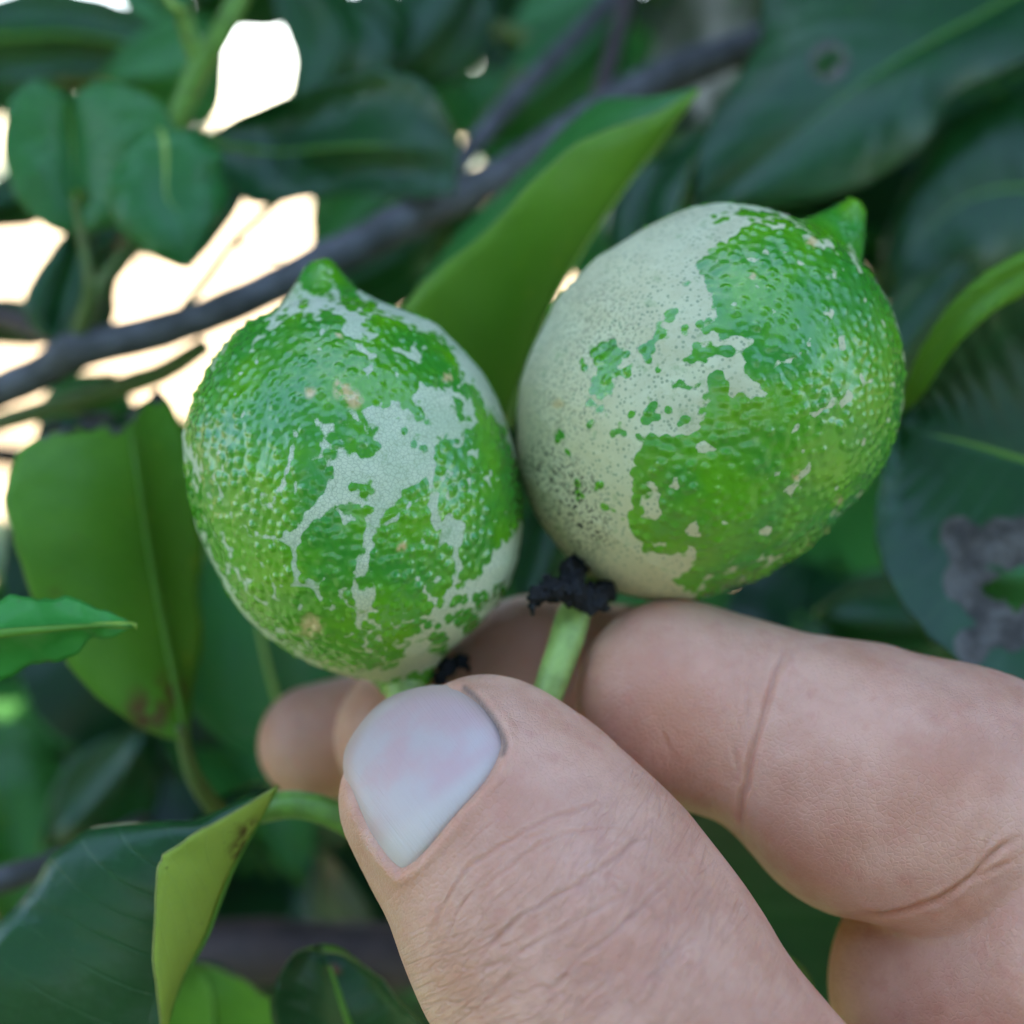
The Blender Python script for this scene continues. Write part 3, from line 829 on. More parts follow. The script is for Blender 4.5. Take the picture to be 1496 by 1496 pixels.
templ = []
for s, (L, wd, fo, be, cu) in enumerate([(.078, .021, .25, .10, 0), (.088, .024, .15, -.08, .4), (.066, .020, .40, .14, 0), (.072, .024, .08, .05, 1.2), (.058, .016, .3, .2, .2)]):
    V, f, u, v = leaf_template(L, wd, fo, be, 13, 4, s, cu)
    for mat in (F_TOP, F_YTOP):
        n0 = len(V)
        me = bpy.data.meshes.new('leaf')
        V2 = np.vstack([V, V - np.array([0, 0, .0003])])
        me.from_pydata(V2.tolist(), [], f + [tuple(n0 + i for i in q[::-1]) for q in f])
        me.materials.append(mat); me.materials.append(F_UNDER)
        me.polygons.foreach_set('use_smooth', np.ones(len(me.polygons), bool))
        me.polygons.foreach_set('material_index', np.array([0] * len(f) + [1] * len(f), np.int32))
        for nm, arr in (('u', u), ('v', v)):
            a = me.attributes.new(nm, 'FLOAT', 'POINT'); a.data.foreach_set('value', np.tile(arr, 2).astype(np.float32))
        templ.append((me, V))

GAPS = [[(196, 486), (172, 452), (230, 398), (286, 392), (330, 338), (400, 278), (445, 288), (466, 344), (430, 402), (330, 452)],
        [(-30, 330), (40, 318), (78, 346), (60, 400), (20, 432), (-30, 420)], [(488, 282), (558, 280), (556, 332), (500, 332)],
        [(302, 150), (318, 70), (350, 26), (400, 20), (440, 80), (436, 120), (380, 152), (340, 158)],
        [(-20, 508), (48, 508), (52, 552), (-20, 562)], [(-20, 572), (62, 572), (40, 640), (12, 690), (-20, 720)],
        [(160, 506), (232, 506), (226, 540), (160, 540)], [(196, 560), (330, 468), (360, 462), (300, 560), (270, 590)], [(764, 488), (784, 488), (778, 528), (764, 528)]]
def hits_gap(pp, pad=6):
    for gp in GAPS:
        s = poly_sdf(pp, gp)
        if (s > -pad).any(): return True
        c = np.mean(gp, 0)
        # gap inside the leaf: centre close to the leaf's points
        if np.hypot(pp[:, 0] - c[0], pp[:, 1] - c[1]).min() < 22: return True
    return False

def rot_random(updir=.6):
    # leaves mostly face up and out towards the light (towards the camera side)
    nrm = Vector((random.gauss(0, .55), random.gauss(-.55, .5), random.gauss(updir, .4))).normalized()
    ax = Vector((random.gauss(0, 1), random.gauss(0, 1), random.gauss(-.4, .6)))
    ax = (ax - nrm * ax.dot(nrm)).normalized()
    y = nrm.cross(ax)
    return Matrix((ax, y, nrm)).transposed()

tree_loc = np.array(TREE.location)
CELL = 24
NC = 1500 // CELL + 1
ctr = np.stack(np.meshgrid(np.arange(NC) * CELL + CELL / 2, np.arange(NC) * CELL + CELL / 2, indexing='ij'), -1).reshape(-1, 2)
gapcell = np.zeros(len(ctr), bool)
for gp in GAPS: gapcell |= poly_sdf(ctr, gp) > -14
n_leaf = 0
def try_leaf(px, py, d, smin, smax, upd):
    global n_leaf
    me, V = random.choice(templ)
    sc = random.uniform(smin, smax)
    R = rot_random(upd)
    w0 = to_world(C(px, py, d))
    Vc = (V - np.array([V[:, 0].max() / 2, 0, 0])) * sc
    Wv = (np.array(R) @ Vc.T).T + w0
    Pc = from_world(Wv)
    if Pc[:, 1].min() < 182 or Wv[:, 2].min() < .2: return False
    pp = pix(Pc)
    if hits_gap(pp): return False
    base = w0 - np.array(R) @ np.array([V[:, 0].max() / 2, 0, 0]) * sc
    o = bpy.data.objects.new('leaf', me)
    link(o, TREE)
    o.matrix_local = Matrix.Translation(Vector(base - tree_loc)) @ R.to_4x4() @ Matrix.Scale(sc, 4)
    n_leaf += 1
    c = np.floor(pp / CELL).astype(int)
    ok = ((c >= 0) & (c < NC)).all(1)
    cover[c[ok, 0] * NC + c[ok, 1]] = True
    return True
for d0, d1, cap, share, tr_ in ((215, 290, 40, .5, 300), (300, 420, 70, .88, 600), (430, 620, 140, 1.0, 900)):
    cover = gapcell.copy()
    start = n_leaf
    for it in range(tr_):
        free = np.nonzero(~cover)[0]
        if len(free) <= len(cover) * (1 - share) or n_leaf - start >= cap: break
        q = ctr[random.choice(free)]
        k = max(0, 1 - it / 500)
        try_leaf(q[0] + random.uniform(-10, 10), q[1] + random.uniform(-10, 10), random.uniform(d0, d1), .38 + .55 * k, .6 + .8 * k, .45)

# the mass of the crown around and above (uncountable): one part
cv, cf, cu, cvv = [], [], [], []
tV, tF, tu, tv = leaf_template(.078, .024, .25, .1, 4, 1, 3)
off = 0
cnt = 0
while cnt < 15000:
    p = np.array([random.gauss(0, .5), random.gauss(0, .5), random.gauss(0, .5)])
    r = np.linalg.norm(p)
    if r > 1: continue
    w0 = np.array([.12, .88, 1.72]) + p * np.array([1.45, 1.1, 1.05])
    c = from_world(w0)
    if w0[2] < .55: continue
    if c[1] > -60 and abs(c[0]) < .60 * c[1] + 75 and abs(c[2]) < .60 * c[1] + 75:
        continue
    if w0[1] < .2 + max(0, .5 - abs(w0[0])) * .25 - .9 * max(0, abs(w0[0]) - .35): continue  # side spread and overhead opening of the crown shaped for the light
    R = np.array(rot_random(.8))
    Wv = (R @ (tV * random.uniform(.8, 1.3)).T).T + w0
    cv.append(Wv); cf += [tuple(i + off for i in q) for q in tF]; cu.append(tu); cvv.append(tv)
    off += len(tV); cnt += 1
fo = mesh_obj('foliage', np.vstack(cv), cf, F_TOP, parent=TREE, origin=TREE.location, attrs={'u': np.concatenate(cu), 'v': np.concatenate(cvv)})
tag(fo, kind='stuff', label='dense dark green crown of the tree around the view')

# unseen tree added behind the viewpoint to block low frontal sky light
BLOCKER_TREE = empty('lemon_tree', (-.25, -1.5, 0.0))
tag(BLOCKER_TREE, 'unseen lemon tree added behind the viewpoint to block low sky light', 'tree')
_T = TREE
TREE = BLOCKER_TREE
wbranch('trunk', [(-.25, -1.5, -.02), (-.24, -1.49, .4), (-.26, -1.53, .9), (-.2, -1.45, 1.5), (-.25, -1.5, 2.1)], [.08, .06, .05, .035, .015], M_BROWN, 21)
TREE = _T
cv, cf, cu, cvv = [], [], [], []
off = 0
for q in range(9000):
    p = rng.normal(0, 1, 3); p /= np.linalg.norm(p)
    p = p * rng.uniform(.55, 1) ** .5 * np.array([2.2, .95, 1.3]) * (1 + .25 * (vnoise(p, 2.2, 6) - .5))
    w0 = np.array([-.1, -1.5, 1.55]) + p
    if w0[2] < .3: continue
    R = np.array(rot_random(.8))
    Wv = (R @ (tV * random.uniform(.9, 1.4)).T).T + w0
    cv.append(Wv); cf += [tuple(i + off for i in q_) for q_ in tF]; cu.append(tu); cvv.append(tv)
    off += len(tV)
tag(mesh_obj('foliage', np.vstack(cv), cf, F_TOP, parent=BLOCKER_TREE, origin=BLOCKER_TREE.location, attrs={'u': np.concatenate(cu), 'v': np.concatenate(cvv)}), kind='stuff')

# ------------------------------------------------------------------ lemons
Z1 = lambda L: [(250 + x / 2.232, 350 + y / 2.232) for x, y in L]
Z2 = lambda L: [(740 + x / 2.375, 270 + y / 2.375) for x, y in L]

def lemon(label, S, T, A, B, dc, mat, masks, seed, shrink=.985, tilt=0.0, shift=(0, 0)):
    S = np.array(S, float); T = np.array(T, float)
    ax = T - S; L = np.linalg.norm(ax); ax /= L
    pe = np.array([ax[1], -ax[0]])                       # image-plane perpendicular
    def prof(pts):
        q = np.array(pts, float) - S
        s = q @ ax; r = np.abs(q @ pe)
        o = np.argsort(s)
        return s[o], r[o]
    sgnA = np.sign((np.array(A[len(A) // 2]) - S) @ pe)
    sA, rA = prof(A); sB, rB = prof(B)
    s0 = min(sA[0], sB[0]); s1 = max(sA[-1], sB[-1])
    n_s, n_p = 350, 510
    t = np.linspace(0, 1, n_s)
    s = s0 + (s1 - s0) * (.35 * t + .65 * (1 - np.cos(np.pi * t)) / 2)
    fs = np.linspace(s0, s1, 1200)
    def fit(ss, rr):
        f = np.interp(fs, ss, rr)
        k = np.exp(-.5 * (np.arange(-45, 46) / 6) ** 2); k /= k.sum()
        g_ = np.convolve(np.pad(f, 45, mode='reflect', reflect_type='odd'), k, 'valid')
        return g_
    fA, fB = fit(sA, rA), fit(sB, rB)
    cap = np.clip((s1 - fs) / 5, 0, 1); cap = np.sqrt(1 - (1 - cap) ** 2)
    cap0 = np.clip((fs - s0) / 6, 0, 1); cap0 = np.sqrt(1 - (1 - cap0) ** 2)
    a_ = np.interp(s, fs, fA * cap * cap0); b_ = np.interp(s, fs, fB * cap * cap0)
    rad = (a_ + b_) / 2; shf = (a_ - b_) / 2
    k = dc / 1496 * shrink
    mid = S + ax * L / 2 + np.array(shift)
    c3 = C(mid[0], mid[1], dc)
    u3 = np.array([ax[0], -tilt, -ax[1]]); u3 /= np.linalg.norm(u3)
    e1 = np.array([pe[0], 0, -pe[1]]) * sgnA
    e2 = np.cross(u3, e1); e2 /= np.linalg.norm(e2)
    ph = np.arange(n_p) / n_p * 2 * math.pi
    cen = c3 + ((s - L / 2) * k)[:, None] * u3 + (shf * k)[:, None] * e1
    V = cen[:, None] + (rad * k)[:, None, None] * (np.cos(ph)[None, :, None] * e1 + np.sin(ph)[None, :, None] * e2)
    V = V.reshape(-1, 3)
    i = np.arange(n_s - 1)[:, None]; j = np.arange(n_p)[None]
    Q = np.stack(np.broadcast_arrays(i * n_p + j, i * n_p + (j + 1) % n_p, (i + 1) * n_p + (j + 1) % n_p, (i + 1) * n_p + j), -1).reshape(-1, 4)
    N = mesh_normals(V, Q)
    if ((V - c3) * N).sum(1).mean() < 0:
        Q = Q[:, ::-1].copy(); N = -N
    pp = pix(V)
    front = sm(-(N * (V / np.linalg.norm(V, axis=1)[:, None])).sum(1), -.06, .10)
    # warp the traced outlines a little so that their edges are ragged
    wp = np.stack([fbm(V, .55, seed + 1, 3) - .5, fbm(V, .55, seed + 2, 3) - .5], -1) * 10
    wp += np.stack([vnoise(V, 1.9, seed + 3) - .5, vnoise(V, 1.9, seed + 4) - .5], -1) * 5
    at = masks(pp + wp, V)
    back = (fbm(V, .16, seed + 9, 4) - .53) * 160
    scar = np.where(front > .5, at['scar'], 0) * front + back * (1 - front)
    scar = np.clip(scar, -30, 30)
    at = {kk: (vv * (front if kk != 'scar' else 1)) for kk, vv in at.items()}
    at['scar'] = scar
    # oil glands: little beads, flattened where the skin is scarred
    ns = 4000
    ii = np.arange(ns) + .5
    th = np.arccos(1 - 2 * ii / ns); fi = math.pi * (1 + 5 ** .5) * ii
    r_ = rng
    srow = np.searchsorted(np.cumsum(rad + 1) / np.sum(rad + 1), (1 - np.cos(th)) / 2).clip(0, n_s - 1)
    scol = ((fi / (2 * math.pi)) % 1 * n_p).astype(int) % n_p
    seeds = V[srow * n_p + scol] + r_.normal(0, .28, (ns, 3))
    kd = KDTree(ns)
    for q, p_ in enumerate(seeds): kd.insert(p_, q)
    kd.balance()
    f1 = np.empty(len(V)); who = np.empty(len(V), int)
    for q, p_ in enumerate(V.tolist()):
        _, w_, d_ = kd.find(p_)
        f1[q] = d_; who[q] = w_
    amp = r_.uniform(.3, 1.0, ns)[who]
    smask = sm(scar + (fbm(V, 1.5, seed) - .5) * 9, -1.5, 2)
    endf = sm(np.repeat(rad, n_p), 20, 110)
    lump = (fbm(V, .9, seed + 30, 2) - .5)
    bead = np.exp(-(f1 / .43) ** 2) * amp
    at['gland'] = f1
    disp = (bead * .36 + lump * .16) * (1 - .80 * smask) * (.35 + .65 * endf) + smask * .05
    disp += (fbm(V, .10, seed + 40, 3) - .5) * .9 * endf
    V = V + N * disp[:, None]
    root = empty('lemon', to_world(cen[0]))
    tag(root, label, 'lemon', 'lemons held by the hand')
    mesh_obj('peel', to_world(V), Q, mat, parent=root, attrs=at)
    return root

def masks_left(P, V):
    m = np.full(len(P), -30.0)
    def add(x): np.maximum(m, x, out=m)
    def cut(x): np.minimum(m, -x, out=m)
    add(poly_sdf(P, Z1([(420, 140), (395, 190), (370, 235), (330, 245), (300, 285), (270, 340), (268, 375), (284, 330), (310, 305), (352, 290), (362, 252), (420, 238), (412, 190), (440, 200), (432, 240), (480, 262), (500, 230), (520, 262), (552, 272), (548, 300), (590, 330), (622, 362), (640, 400), (625, 440), (600, 474), (632, 464), (660, 420), (664, 360), (640, 328), (670, 310), (642, 290), (625, 255), (664, 236), (600, 210), (570, 228), (545, 195), (500, 185), (480, 178), (450, 178)])))
    add(line_sdf(P, Z1([(512, 90), (524, 130), (534, 185)]), (5, 12)))
    add(line_sdf(P, Z1([(425, 120), (395, 175), (360, 235)]), (5, 14)))
    add(poly_sdf(P, Z1([(580, 130), (690, 190), (780, 225), (870, 265), (960, 340), (1040, 440), (1090, 520), (1130, 620), (1150, 720), (1110, 700), (1090, 610), (1050, 565), (1008, 505), (980, 465), (948, 475), (945, 420), (920, 372), (870, 312), (800, 292), (740, 256), (690, 242), (640, 218), (610, 180)])))
    add(poly_sdf(P, Z1([(718, 350), (770, 362), (800, 325), (840, 388), (790, 398), (750, 376)])))
    add(poly_sdf(P, Z1([(820, 468), (870, 480), (920, 480), (960, 500), (990, 530), (992, 600), (950, 640), (930, 672), (900, 640), (880, 650), (870, 700), (850, 722), (830, 782), (790, 802), (750, 832), (722, 862), (692, 902), (664, 952), (652, 1010), (652, 1062), (634, 1092), (664, 1122), (654, 1182), (704, 1217), (598, 1222), (586, 1150), (596, 1080), (616, 1040), (634, 960), (654, 884), (600, 862), (540, 872), (490, 912), (455, 936), (425, 972), (416, 1050), (424, 1100), (470, 1118), (500, 1088), (486, 1150), (512, 1198), (552, 1168), (522, 1220), (490, 1195), (450, 1136), (398, 1132), (402, 1060), (392, 996), (340, 986), (290, 980), (256, 936), (290, 958), (340, 962), (398, 936), (436, 898), (478, 858), (508, 830), (525, 760), (540, 668), (560, 690), (600, 700), (650, 715), (672, 680), (662, 620), (618, 590), (622, 550), (700, 540), (740, 520), (752, 490), (800, 500)])))
    add(poly_sdf(P, Z1([(880, 778), (924, 755), (920, 830), (894, 900), (874, 920), (876, 1000), (914, 1008), (926, 1080), (918, 1136), (946, 1112), (946, 1050), (930, 1000), (956, 970), (966, 915), (924, 908), (904, 870), (934, 800)])))
    add(line_sdf(P, Z1([(850, 720), (845, 800), (860, 860), (872, 940)]), 13))
    add(line_sdf(P, Z1([(700, 930), (760, 880), (840, 830)]), 6))
    add(line_sdf(P, Z1([(545, 880), (575, 920), (600, 915)]), 6))
    add(poly_sdf(P, Z1([(1160, 900), (1150, 1060), (1110, 1160), (1040, 1250), (960, 1330), (880, 1390), (700, 1440), (560, 1450), (440, 1410), (350, 1345), (340, 1308), (400, 1318), (440, 1352), (500, 1390), (570, 1392), (640, 1402), (740, 1380), (752, 1330), (834, 1290), (806, 1230), (870, 1188), (920, 1130), (960, 1120), (1010, 1088), (1060, 1010), (1100, 965)])))
    for x, y, r in ((795, 655, 14), (760, 625, 9), (820, 682, 7), (735, 585, 5), (1000, 1180, 18), (960, 1240, 38), (872, 1312, 36), (1022, 1170, 16), (1068, 1140, 18), (905, 1235, 17), (930, 1175, 13), (835, 1255, 10), (625, 1118, 22), (870, 1255, 12), (960, 1170, 9), (440, 1330, 20), (380, 1335, 14)):
        c = Z1([(x, y)])[0]
        cut(r / 2.232 - np.hypot(P[:, 0] - c[0], P[:, 1] - c[1]))
    cut(line_sdf(P, Z1([(760, 510), (795, 545), (830, 590)]), (18, 9)))
    cut(line_sdf(P, Z1([(940, 540), (952, 590)]), 15))
    cut(line_sdf(P, Z1([(600, 805), (640, 800), (630, 840)]), 14))
    cut(line_sdf(P, Z1([(500, 240), (560, 265)]), 10))
    cut(line_sdf(P, Z1([(590, 225), (655, 215)]), 13))
    cut(line_sdf(P, Z1([(625, 330), (655, 360)]), 13))
    add(poly_sdf(P, Z1([(30, 600), (60, 655), (104, 738), (98, 778), (70, 765), (45, 705)])))
    for pts, w in (([(68, 760), (75, 820)], 5), ([(130, 750), (158, 845), (200, 905), (262, 965)], 3.4), ([(158, 955), (195, 1035), (192, 1090)], (5, 9)), ([(402, 625), (392, 715), (372, 800), (322, 872)], (4, 11)),
                   ([(672, 1258), (632, 1300), (640, 1342)], 7), ([(340, 1268), (372, 1262)], 5), ([(120, 820), (130, 870)], 3), ([(560, 730), (545, 800)], 5), ([(205, 300), (150, 380), (140, 420)], 7), ([(830, 350), (800, 410)], 3),
                   ([(100, 960), (150, 1060), (200, 1140), (250, 1225), (330, 1300)], (6, 15)), ([(170, 1120), (240, 1190), (310, 1290)], 5), ([(580, 560), (640, 620)], 4), ([(1000, 470), (1040, 560)], 8), ([(720, 1250), (735, 1252)], 3),
                   ([(470, 560), (480, 600)], 3), ([(150, 690), (180, 730)], 3), ([(980, 690), (1040, 800)], 3), ([(800, 1100), (860, 1180)], 4)):
        add(line_sdf(P, Z1(pts), w))
    m += (fbm(V, .35, 77, 3) - .5) * 6 - .8
    zone = sm(vnoise(V, .11, 78), .55, .7)
    add(1.6 - np.abs(fbm(V, .17, 79, 3) - .5) * 110 - (1 - zone) * 14)
    add(1.2 - np.abs(fbm(V + 31, .26, 86, 2) - .5) * 90 - (1 - sm(-V[:, 2] + (vnoise(V, .2, 87) - .5) * 16, 0, 14)) * 14)
    add((vnoise(V, .9, 82) - .94) * 40)
    def spot(L):
        r = np.zeros(len(P))
        for x, y, q in L:
            c = Z1([(x, y)])[0]
            r = np.maximum(r, 1 - np.hypot(P[:, 0] - c[0], P[:, 1] - c[1]) / (q / 2.232))
        return np.clip(r * 1.8, 0, 1)
    return {'scar': m, 'tan': spot([(455, 500, 26), (560, 498, 38), (595, 522, 36), (545, 478, 20), (750, 1000, 20), (460, 1258, 50), (905, 445, 20), (545, 318, 14)]),
            'yellow': np.clip(spot([(460, 1260, 120), (560, 1340, 260), (330, 1150, 150), (700, 1330, 150), (260, 900, 160)]) * .28, 0, 1),
            'soot': spot([(1090, 860, 40)]) * .0, 'beige': np.clip(spot([(700, 1410, 380)]) * .7, 0, 1)}

def masks_right(P, V):
    m = np.full(len(P), -30.0)
    def add(x): np.maximum(m, x, out=m)
    def cut(x): np.minimum(m, -x, out=m)
    add(poly_sdf(P, Z2([(640, 40), (800, 30), (960, 75), (1010, 100), (940, 118), (860, 135), (800, 165), (752, 200), (700, 240), (648, 300), (690, 330), (715, 400), (720, 500), (740, 530), (800, 530), (854, 540), (832, 570), (820, 650), (860, 680), (912, 722), (850, 742), (790, 720), (756, 650), (700, 640), (690, 700), (690, 790), (660, 842), (600, 872), (470, 870), (470, 900), (440, 960), (440, 1060), (416, 1160), (460, 1232), (500, 1272), (560, 1284), (640, 1262), (656, 1312), (590, 1384), (650, 1420), (660, 1480), (560, 1480), (440, 1450), (330, 1430), (220, 1350), (120, 1230), (40, 1090), (0, 950), (0, 800), (20, 650), (90, 470), (150, 360), (280, 230), (400, 150), (540, 70)])))
    for x, y, r in ((615, 505, 13), (690, 490, 24), (655, 555, 16), (440, 790, 17), (505, 775, 13), (560, 780, 11), (612, 812, 14), (400, 855, 13), (500, 805, 24), (275, 625, 12), (415, 650, 12), (487, 605, 9), (612, 606, 12), (178, 872, 20), (520, 640, 7), (685, 775, 17), (340, 770, 20), (350, 1120, 13), (575, 665, 8), (640, 870, 14), (530, 910, 10), (370, 875, 8), (212, 930, 10), (290, 828, 9), (625, 345, 6), (430, 1195, 12), (320, 1048, 11)):
        c = Z2([(x, y)])[0]
        cut(r / 2.375 - np.hypot(P[:, 0] - c[0], P[:, 1] - c[1]))
    cut(poly_sdf(P, Z2([(288, 572), (330, 545), (360, 522), (384, 545), (412, 578), (380, 640), (372, 700), (335, 765), (294, 722), (312, 640)])))
    cut(line_sdf(P, Z2([(470, 585), (500, 550), (535, 515)]), 15))
    cut(line_sdf(P, Z2([(540, 475), (578, 440)]), 9))
    cut(line_sdf(P, Z2([(650, 600), (720, 580), (780, 570)]), 20))
    cut(line_sdf(P, Z2([(600, 692), (660, 700)]), 10))
    cut(line_sdf(P, Z2([(240, 1045), (255, 1085)]), 7))
    cut(line_sdf(P, Z2([(720, 122), (800, 100), (870, 108), (930, 108)]), (8, 14)))
    cut(line_sdf(P, Z2([(300, 760), (340, 775)]), 9))
    for pts, w in (([(1040, 190), (1075, 205), (1115, 212)], 7), ([(1045, 985), (1010, 1020), (980, 1075)], (14, 9)), ([(500, 1095), (500, 1135)], 23), ([(650, 1190), (652, 1202)], 15), ([(578, 1020), (590, 1035)], 12),
                   ([(1070, 792), (1130, 770), (1195, 738)], 7), ([(660, 1412), (698, 1358)], 6), ([(870, 1296), (950, 1296)], 3), ([(1105, 450), (1140, 430)], 9), ([(470, 1040), (520, 1050)], 6), ([(640, 905), (710, 910)], 6),
                   ([(880, 250), (900, 240)], 6), ([(1130, 310), (1150, 325)], 6), ([(1190, 195), (1215, 290)], 5), ([(760, 1320), (790, 1322)], 5), ([(900, 1195), (910, 1190)], 7), ([(1250, 1060), (1130, 1190)], 4), ([(1000, 150), (1030, 160)], 6), ([(900, 150), (960, 150)], 4), ([(1040, 560), (980, 620)], 4)):
        add(line_sdf(P, Z2(pts), w))
    m += (fbm(V, .35, 99, 3) - .5) * 6
    add((vnoise(V, .8, 83) - .95) * 40)
    def spot(L):
        r = np.zeros(len(P))
        for x, y, q in L:
            c = Z2([(x, y)])[0]
            r = np.maximum(r, 1 - np.hypot(P[:, 0] - c[0], P[:, 1] - c[1]) / (q / 2.375))
        return np.clip(r * 1.8, 0, 1)
    return {'scar': m, 'tan': spot([(175, 762, 26), (1150, 1095, 22), (1060, 205, 22), (860, 320, 14), (1010, 1010, 26)]),
            'yellow': np.clip(spot([(560, 1200, 190), (480, 1000, 130), (1080, 970, 120), (800, 780, 160), (640, 1260, 120), (1200, 80, 60)]) * .30, 0, 1),
            'soot': np.clip(spot([(170, 1090, 190), (110, 1000, 140), (250, 1200, 150)]) * 1.0 + spot([(300, 480, 220), (180, 760, 200)]) * .35, 0, 1),
            'beige': np.clip(spot([(400, 1330, 420), (120, 900, 420), (300, 1200, 320)]) * .85 + spot([(430, 400, 260)]) * .3, 0, 1)}

LA = Z1([(445, 62), (432, 72), (405, 110), (370, 175), (320, 240), (255, 278), (200, 305), (150, 370), (110, 440), (75, 520), (50, 600), (40, 650), (45, 740), (60, 860), (90, 960), (130, 1050), (180, 1150), (240, 1230), (300, 1290), (380, 1350), (450, 1388), (550, 1420), (630, 1442), (665, 1465)])
LB = Z1([(508, 62), (522, 74), (550, 110), (600, 160), (680, 205), (770, 240), (860, 280), (930, 350), (1010, 440), (1060, 520), (1100, 620), (1125, 720), (1140, 830), (1140, 950), (1125, 1050), (1090, 1140), (1040, 1210), (970, 1280), (900, 1340), (868, 1375), (845, 1420), (832, 1465)])
lem1 = lemon('green lemon webbed with thin pale grey scars, pointing straight up above the thumb nail', (586, 1010), (462, 376), LA, LB, 122, M_LEFT, masks_left, 11, shift=(7, 0))

RA = Z2([(1200, 34), (1180, 40), (1150, 56), (1098, 80), (1052, 98), (1010, 106), (960, 100), (880, 84), (780, 68), (690, 68), (600, 90), (500, 135), (400, 195), (310, 255), (230, 330), (170, 395), (125, 490), (80, 590), (50, 680), (40, 780), (40, 900), (50, 1000), (80, 1080), (120, 1160), (170, 1230), (220, 1290), (262, 1335)])
RB = Z2([(1254, 38), (1270, 56), (1272, 95), (1262, 195), (1250, 278), (1260, 345), (1310, 410), (1345, 480), (1370, 580), (1378, 680), (1365, 790), (1345, 880), (1310, 970), (1250, 1055), (1180, 1130), (1100, 1210), (1000, 1290), (880, 1360), (760, 1405), (660, 1438), (560, 1442), (470, 1428), (400, 1412), (345, 1392)])
lem2 = lemon('green lemon half covered by a smooth pale grey scar, tip leaning away from its neighbour', (862, 853), (1266, 285), RA, RB, 124, M_RIGHT, masks_right, 23, shift=(-8, 6), shrink=.98)

# stems and black withered calyxes
def part_tube(name, root, pts, widths_px, mat, bump=.06, seed=0, n=24):
    r = [w / 2 * p[2] / 1496 for w, p in zip(widths_px, pts)]
    V, f = tube_arrays(pts, r, n=n, seg=14 * len(pts), bump=bump, seed=seed)
    return mesh_obj(name, to_world(V), f, mat, parent=root)

def calyx(root, blobs, seed, step=.15, rough=.9):
    P = np.array([C(*b[:3]) for b in blobs]); R = [b[3] * .72 / 2 * b[2] / 1496 for b in blobs]
    m = max(R) + 2.5
    lo, hi = P.min(0) - m, P.max(0) + m
    F = Field(*[np.arange(lo[i], hi[i], step) for i in range(3)])
    for i in range(len(P) - 1):
        if blobs[i + 1][4] == 0: continue
        F.cone(P[i], P[i + 1], R[i], R[i + 1], .5)
    V, Q = surface_nets(F.F, F.xs, F.ys, F.zs)
    N = mesh_normals(V, Q)
    V = V + N * ((fbm(V, .9, seed, 3) - .5) * rough + (vnoise(V, 2.2, seed + 5) - .5) * .8 + (vnoise(V, 5.0, seed + 6) - .5) * .45)[:, None]
    return mesh_obj('calyx', to_world(V), Q, M_SOOT, parent=root)

part_tube('stem', lem2, [(872, 858, 122), (852, 880, 120), (838, 902, 118.5), (825, 942, 117), (806, 995, 115.5), (790, 1040, 115), (765, 1110, 116), (740, 1180, 118)], [40, 40, 50, 50, 46, 44, 44, 44], M_STEM, .12, 31)
calyx(lem2, [(884, 862, 119, 40, 1), (866, 874, 116, 48, 1), (838, 866, 115, 50, 1), (808, 860, 114, 38, 1), (788, 868, 113.5, 28, 1), (779, 892, 113.5, 9, 1), (838, 862, 115, 46, 0), (832, 836, 117, 42, 1), (850, 820, 120, 34, 1), (838, 866, 115, 46, 0), (862, 882, 115, 38, 1), (866, 874, 116, 40, 0), (884, 886, 115.5, 20, 1), (808, 862, 114, 30, 0), (800, 846, 114, 14, 1), (788, 868, 113.5, 24, 0), (776, 874, 113.3, 10, 1)], 41)
part_tube('stem', lem1, [(590, 985, 121.5), (592, 1010, 120), (596, 1040, 119), (605, 1090, 118), (640, 1160, 119)], [70, 58, 46, 42, 40], M_STEM, .07, 33)
calyx(lem1, [(640, 990, 121, 26, 1), (655, 974, 122, 32, 1), (674, 966, 122, 22, 1), (686, 978, 121, 10, 1)], 43)

# ------------------------------------------------------------------ hand: one continuous mesh
def axis_pt(a, off, d):                                   # thumb axis in the photo
    return C(.8 * (-140 + off) + .6 * a, -.6 * (-140 + off) + .8 * a, d)
def rp(w, d): return w * d / 1496.0

xs = np.concatenate([np.arange(-50, 78, .55), np.geomspace(78.5, 210, 46)])
ys = np.concatenate([np.arange(-55, 82, 3.0), np.arange(82, 132, .55), np.arange(132, 170, 1.0)])
zs = np.concatenate([np.arange(-200, -60, 3.2), np.arange(-60, -4, .55)])
ys = np.unique(ys)
FH = Field(xs, ys, zs)
FT = Field(xs, ys, zs)
# thumb
nt = (-.22, -.93, .28)
FT.cone(axis_pt(1292, -80, 106.5), axis_pt(1302, 50, 106.5), rp(106, 106.5), rp(106, 106.5), 3, nt, 1.2)
FT.cone(axis_pt(1366, -8, 106), axis_pt(1430, 0, 104.5), rp(184, 106), rp(196, 104.5), 2, nt, 1.32)
FT.cone(axis_pt(1420, 0, 104.5), axis_pt(1560, -6, 102), rp(198, 104.5), rp(228, 102), 3, nt, 1.27)
FT.cone(axis_pt(1560, -6, 102), axis_pt(1700, -10, 99), rp(228, 102), rp(233, 99), 3, nt, 1.18)
FT.cone(axis_pt(1700, -10, 99), axis_pt(1950, -10, 95), rp(233, 99), rp(224, 95), 3, nt, 1.12)
FT.cone(axis_pt(1950, -10, 95), axis_pt(2350, 30, 92), rp(224, 95), rp(270, 92), 4, nt, 1.05)
# pad on the far side of the thumb
FT.cone(axis_pt(1350, 0, 109), axis_pt(1480, 0, 108), 7.5, 8, 4)
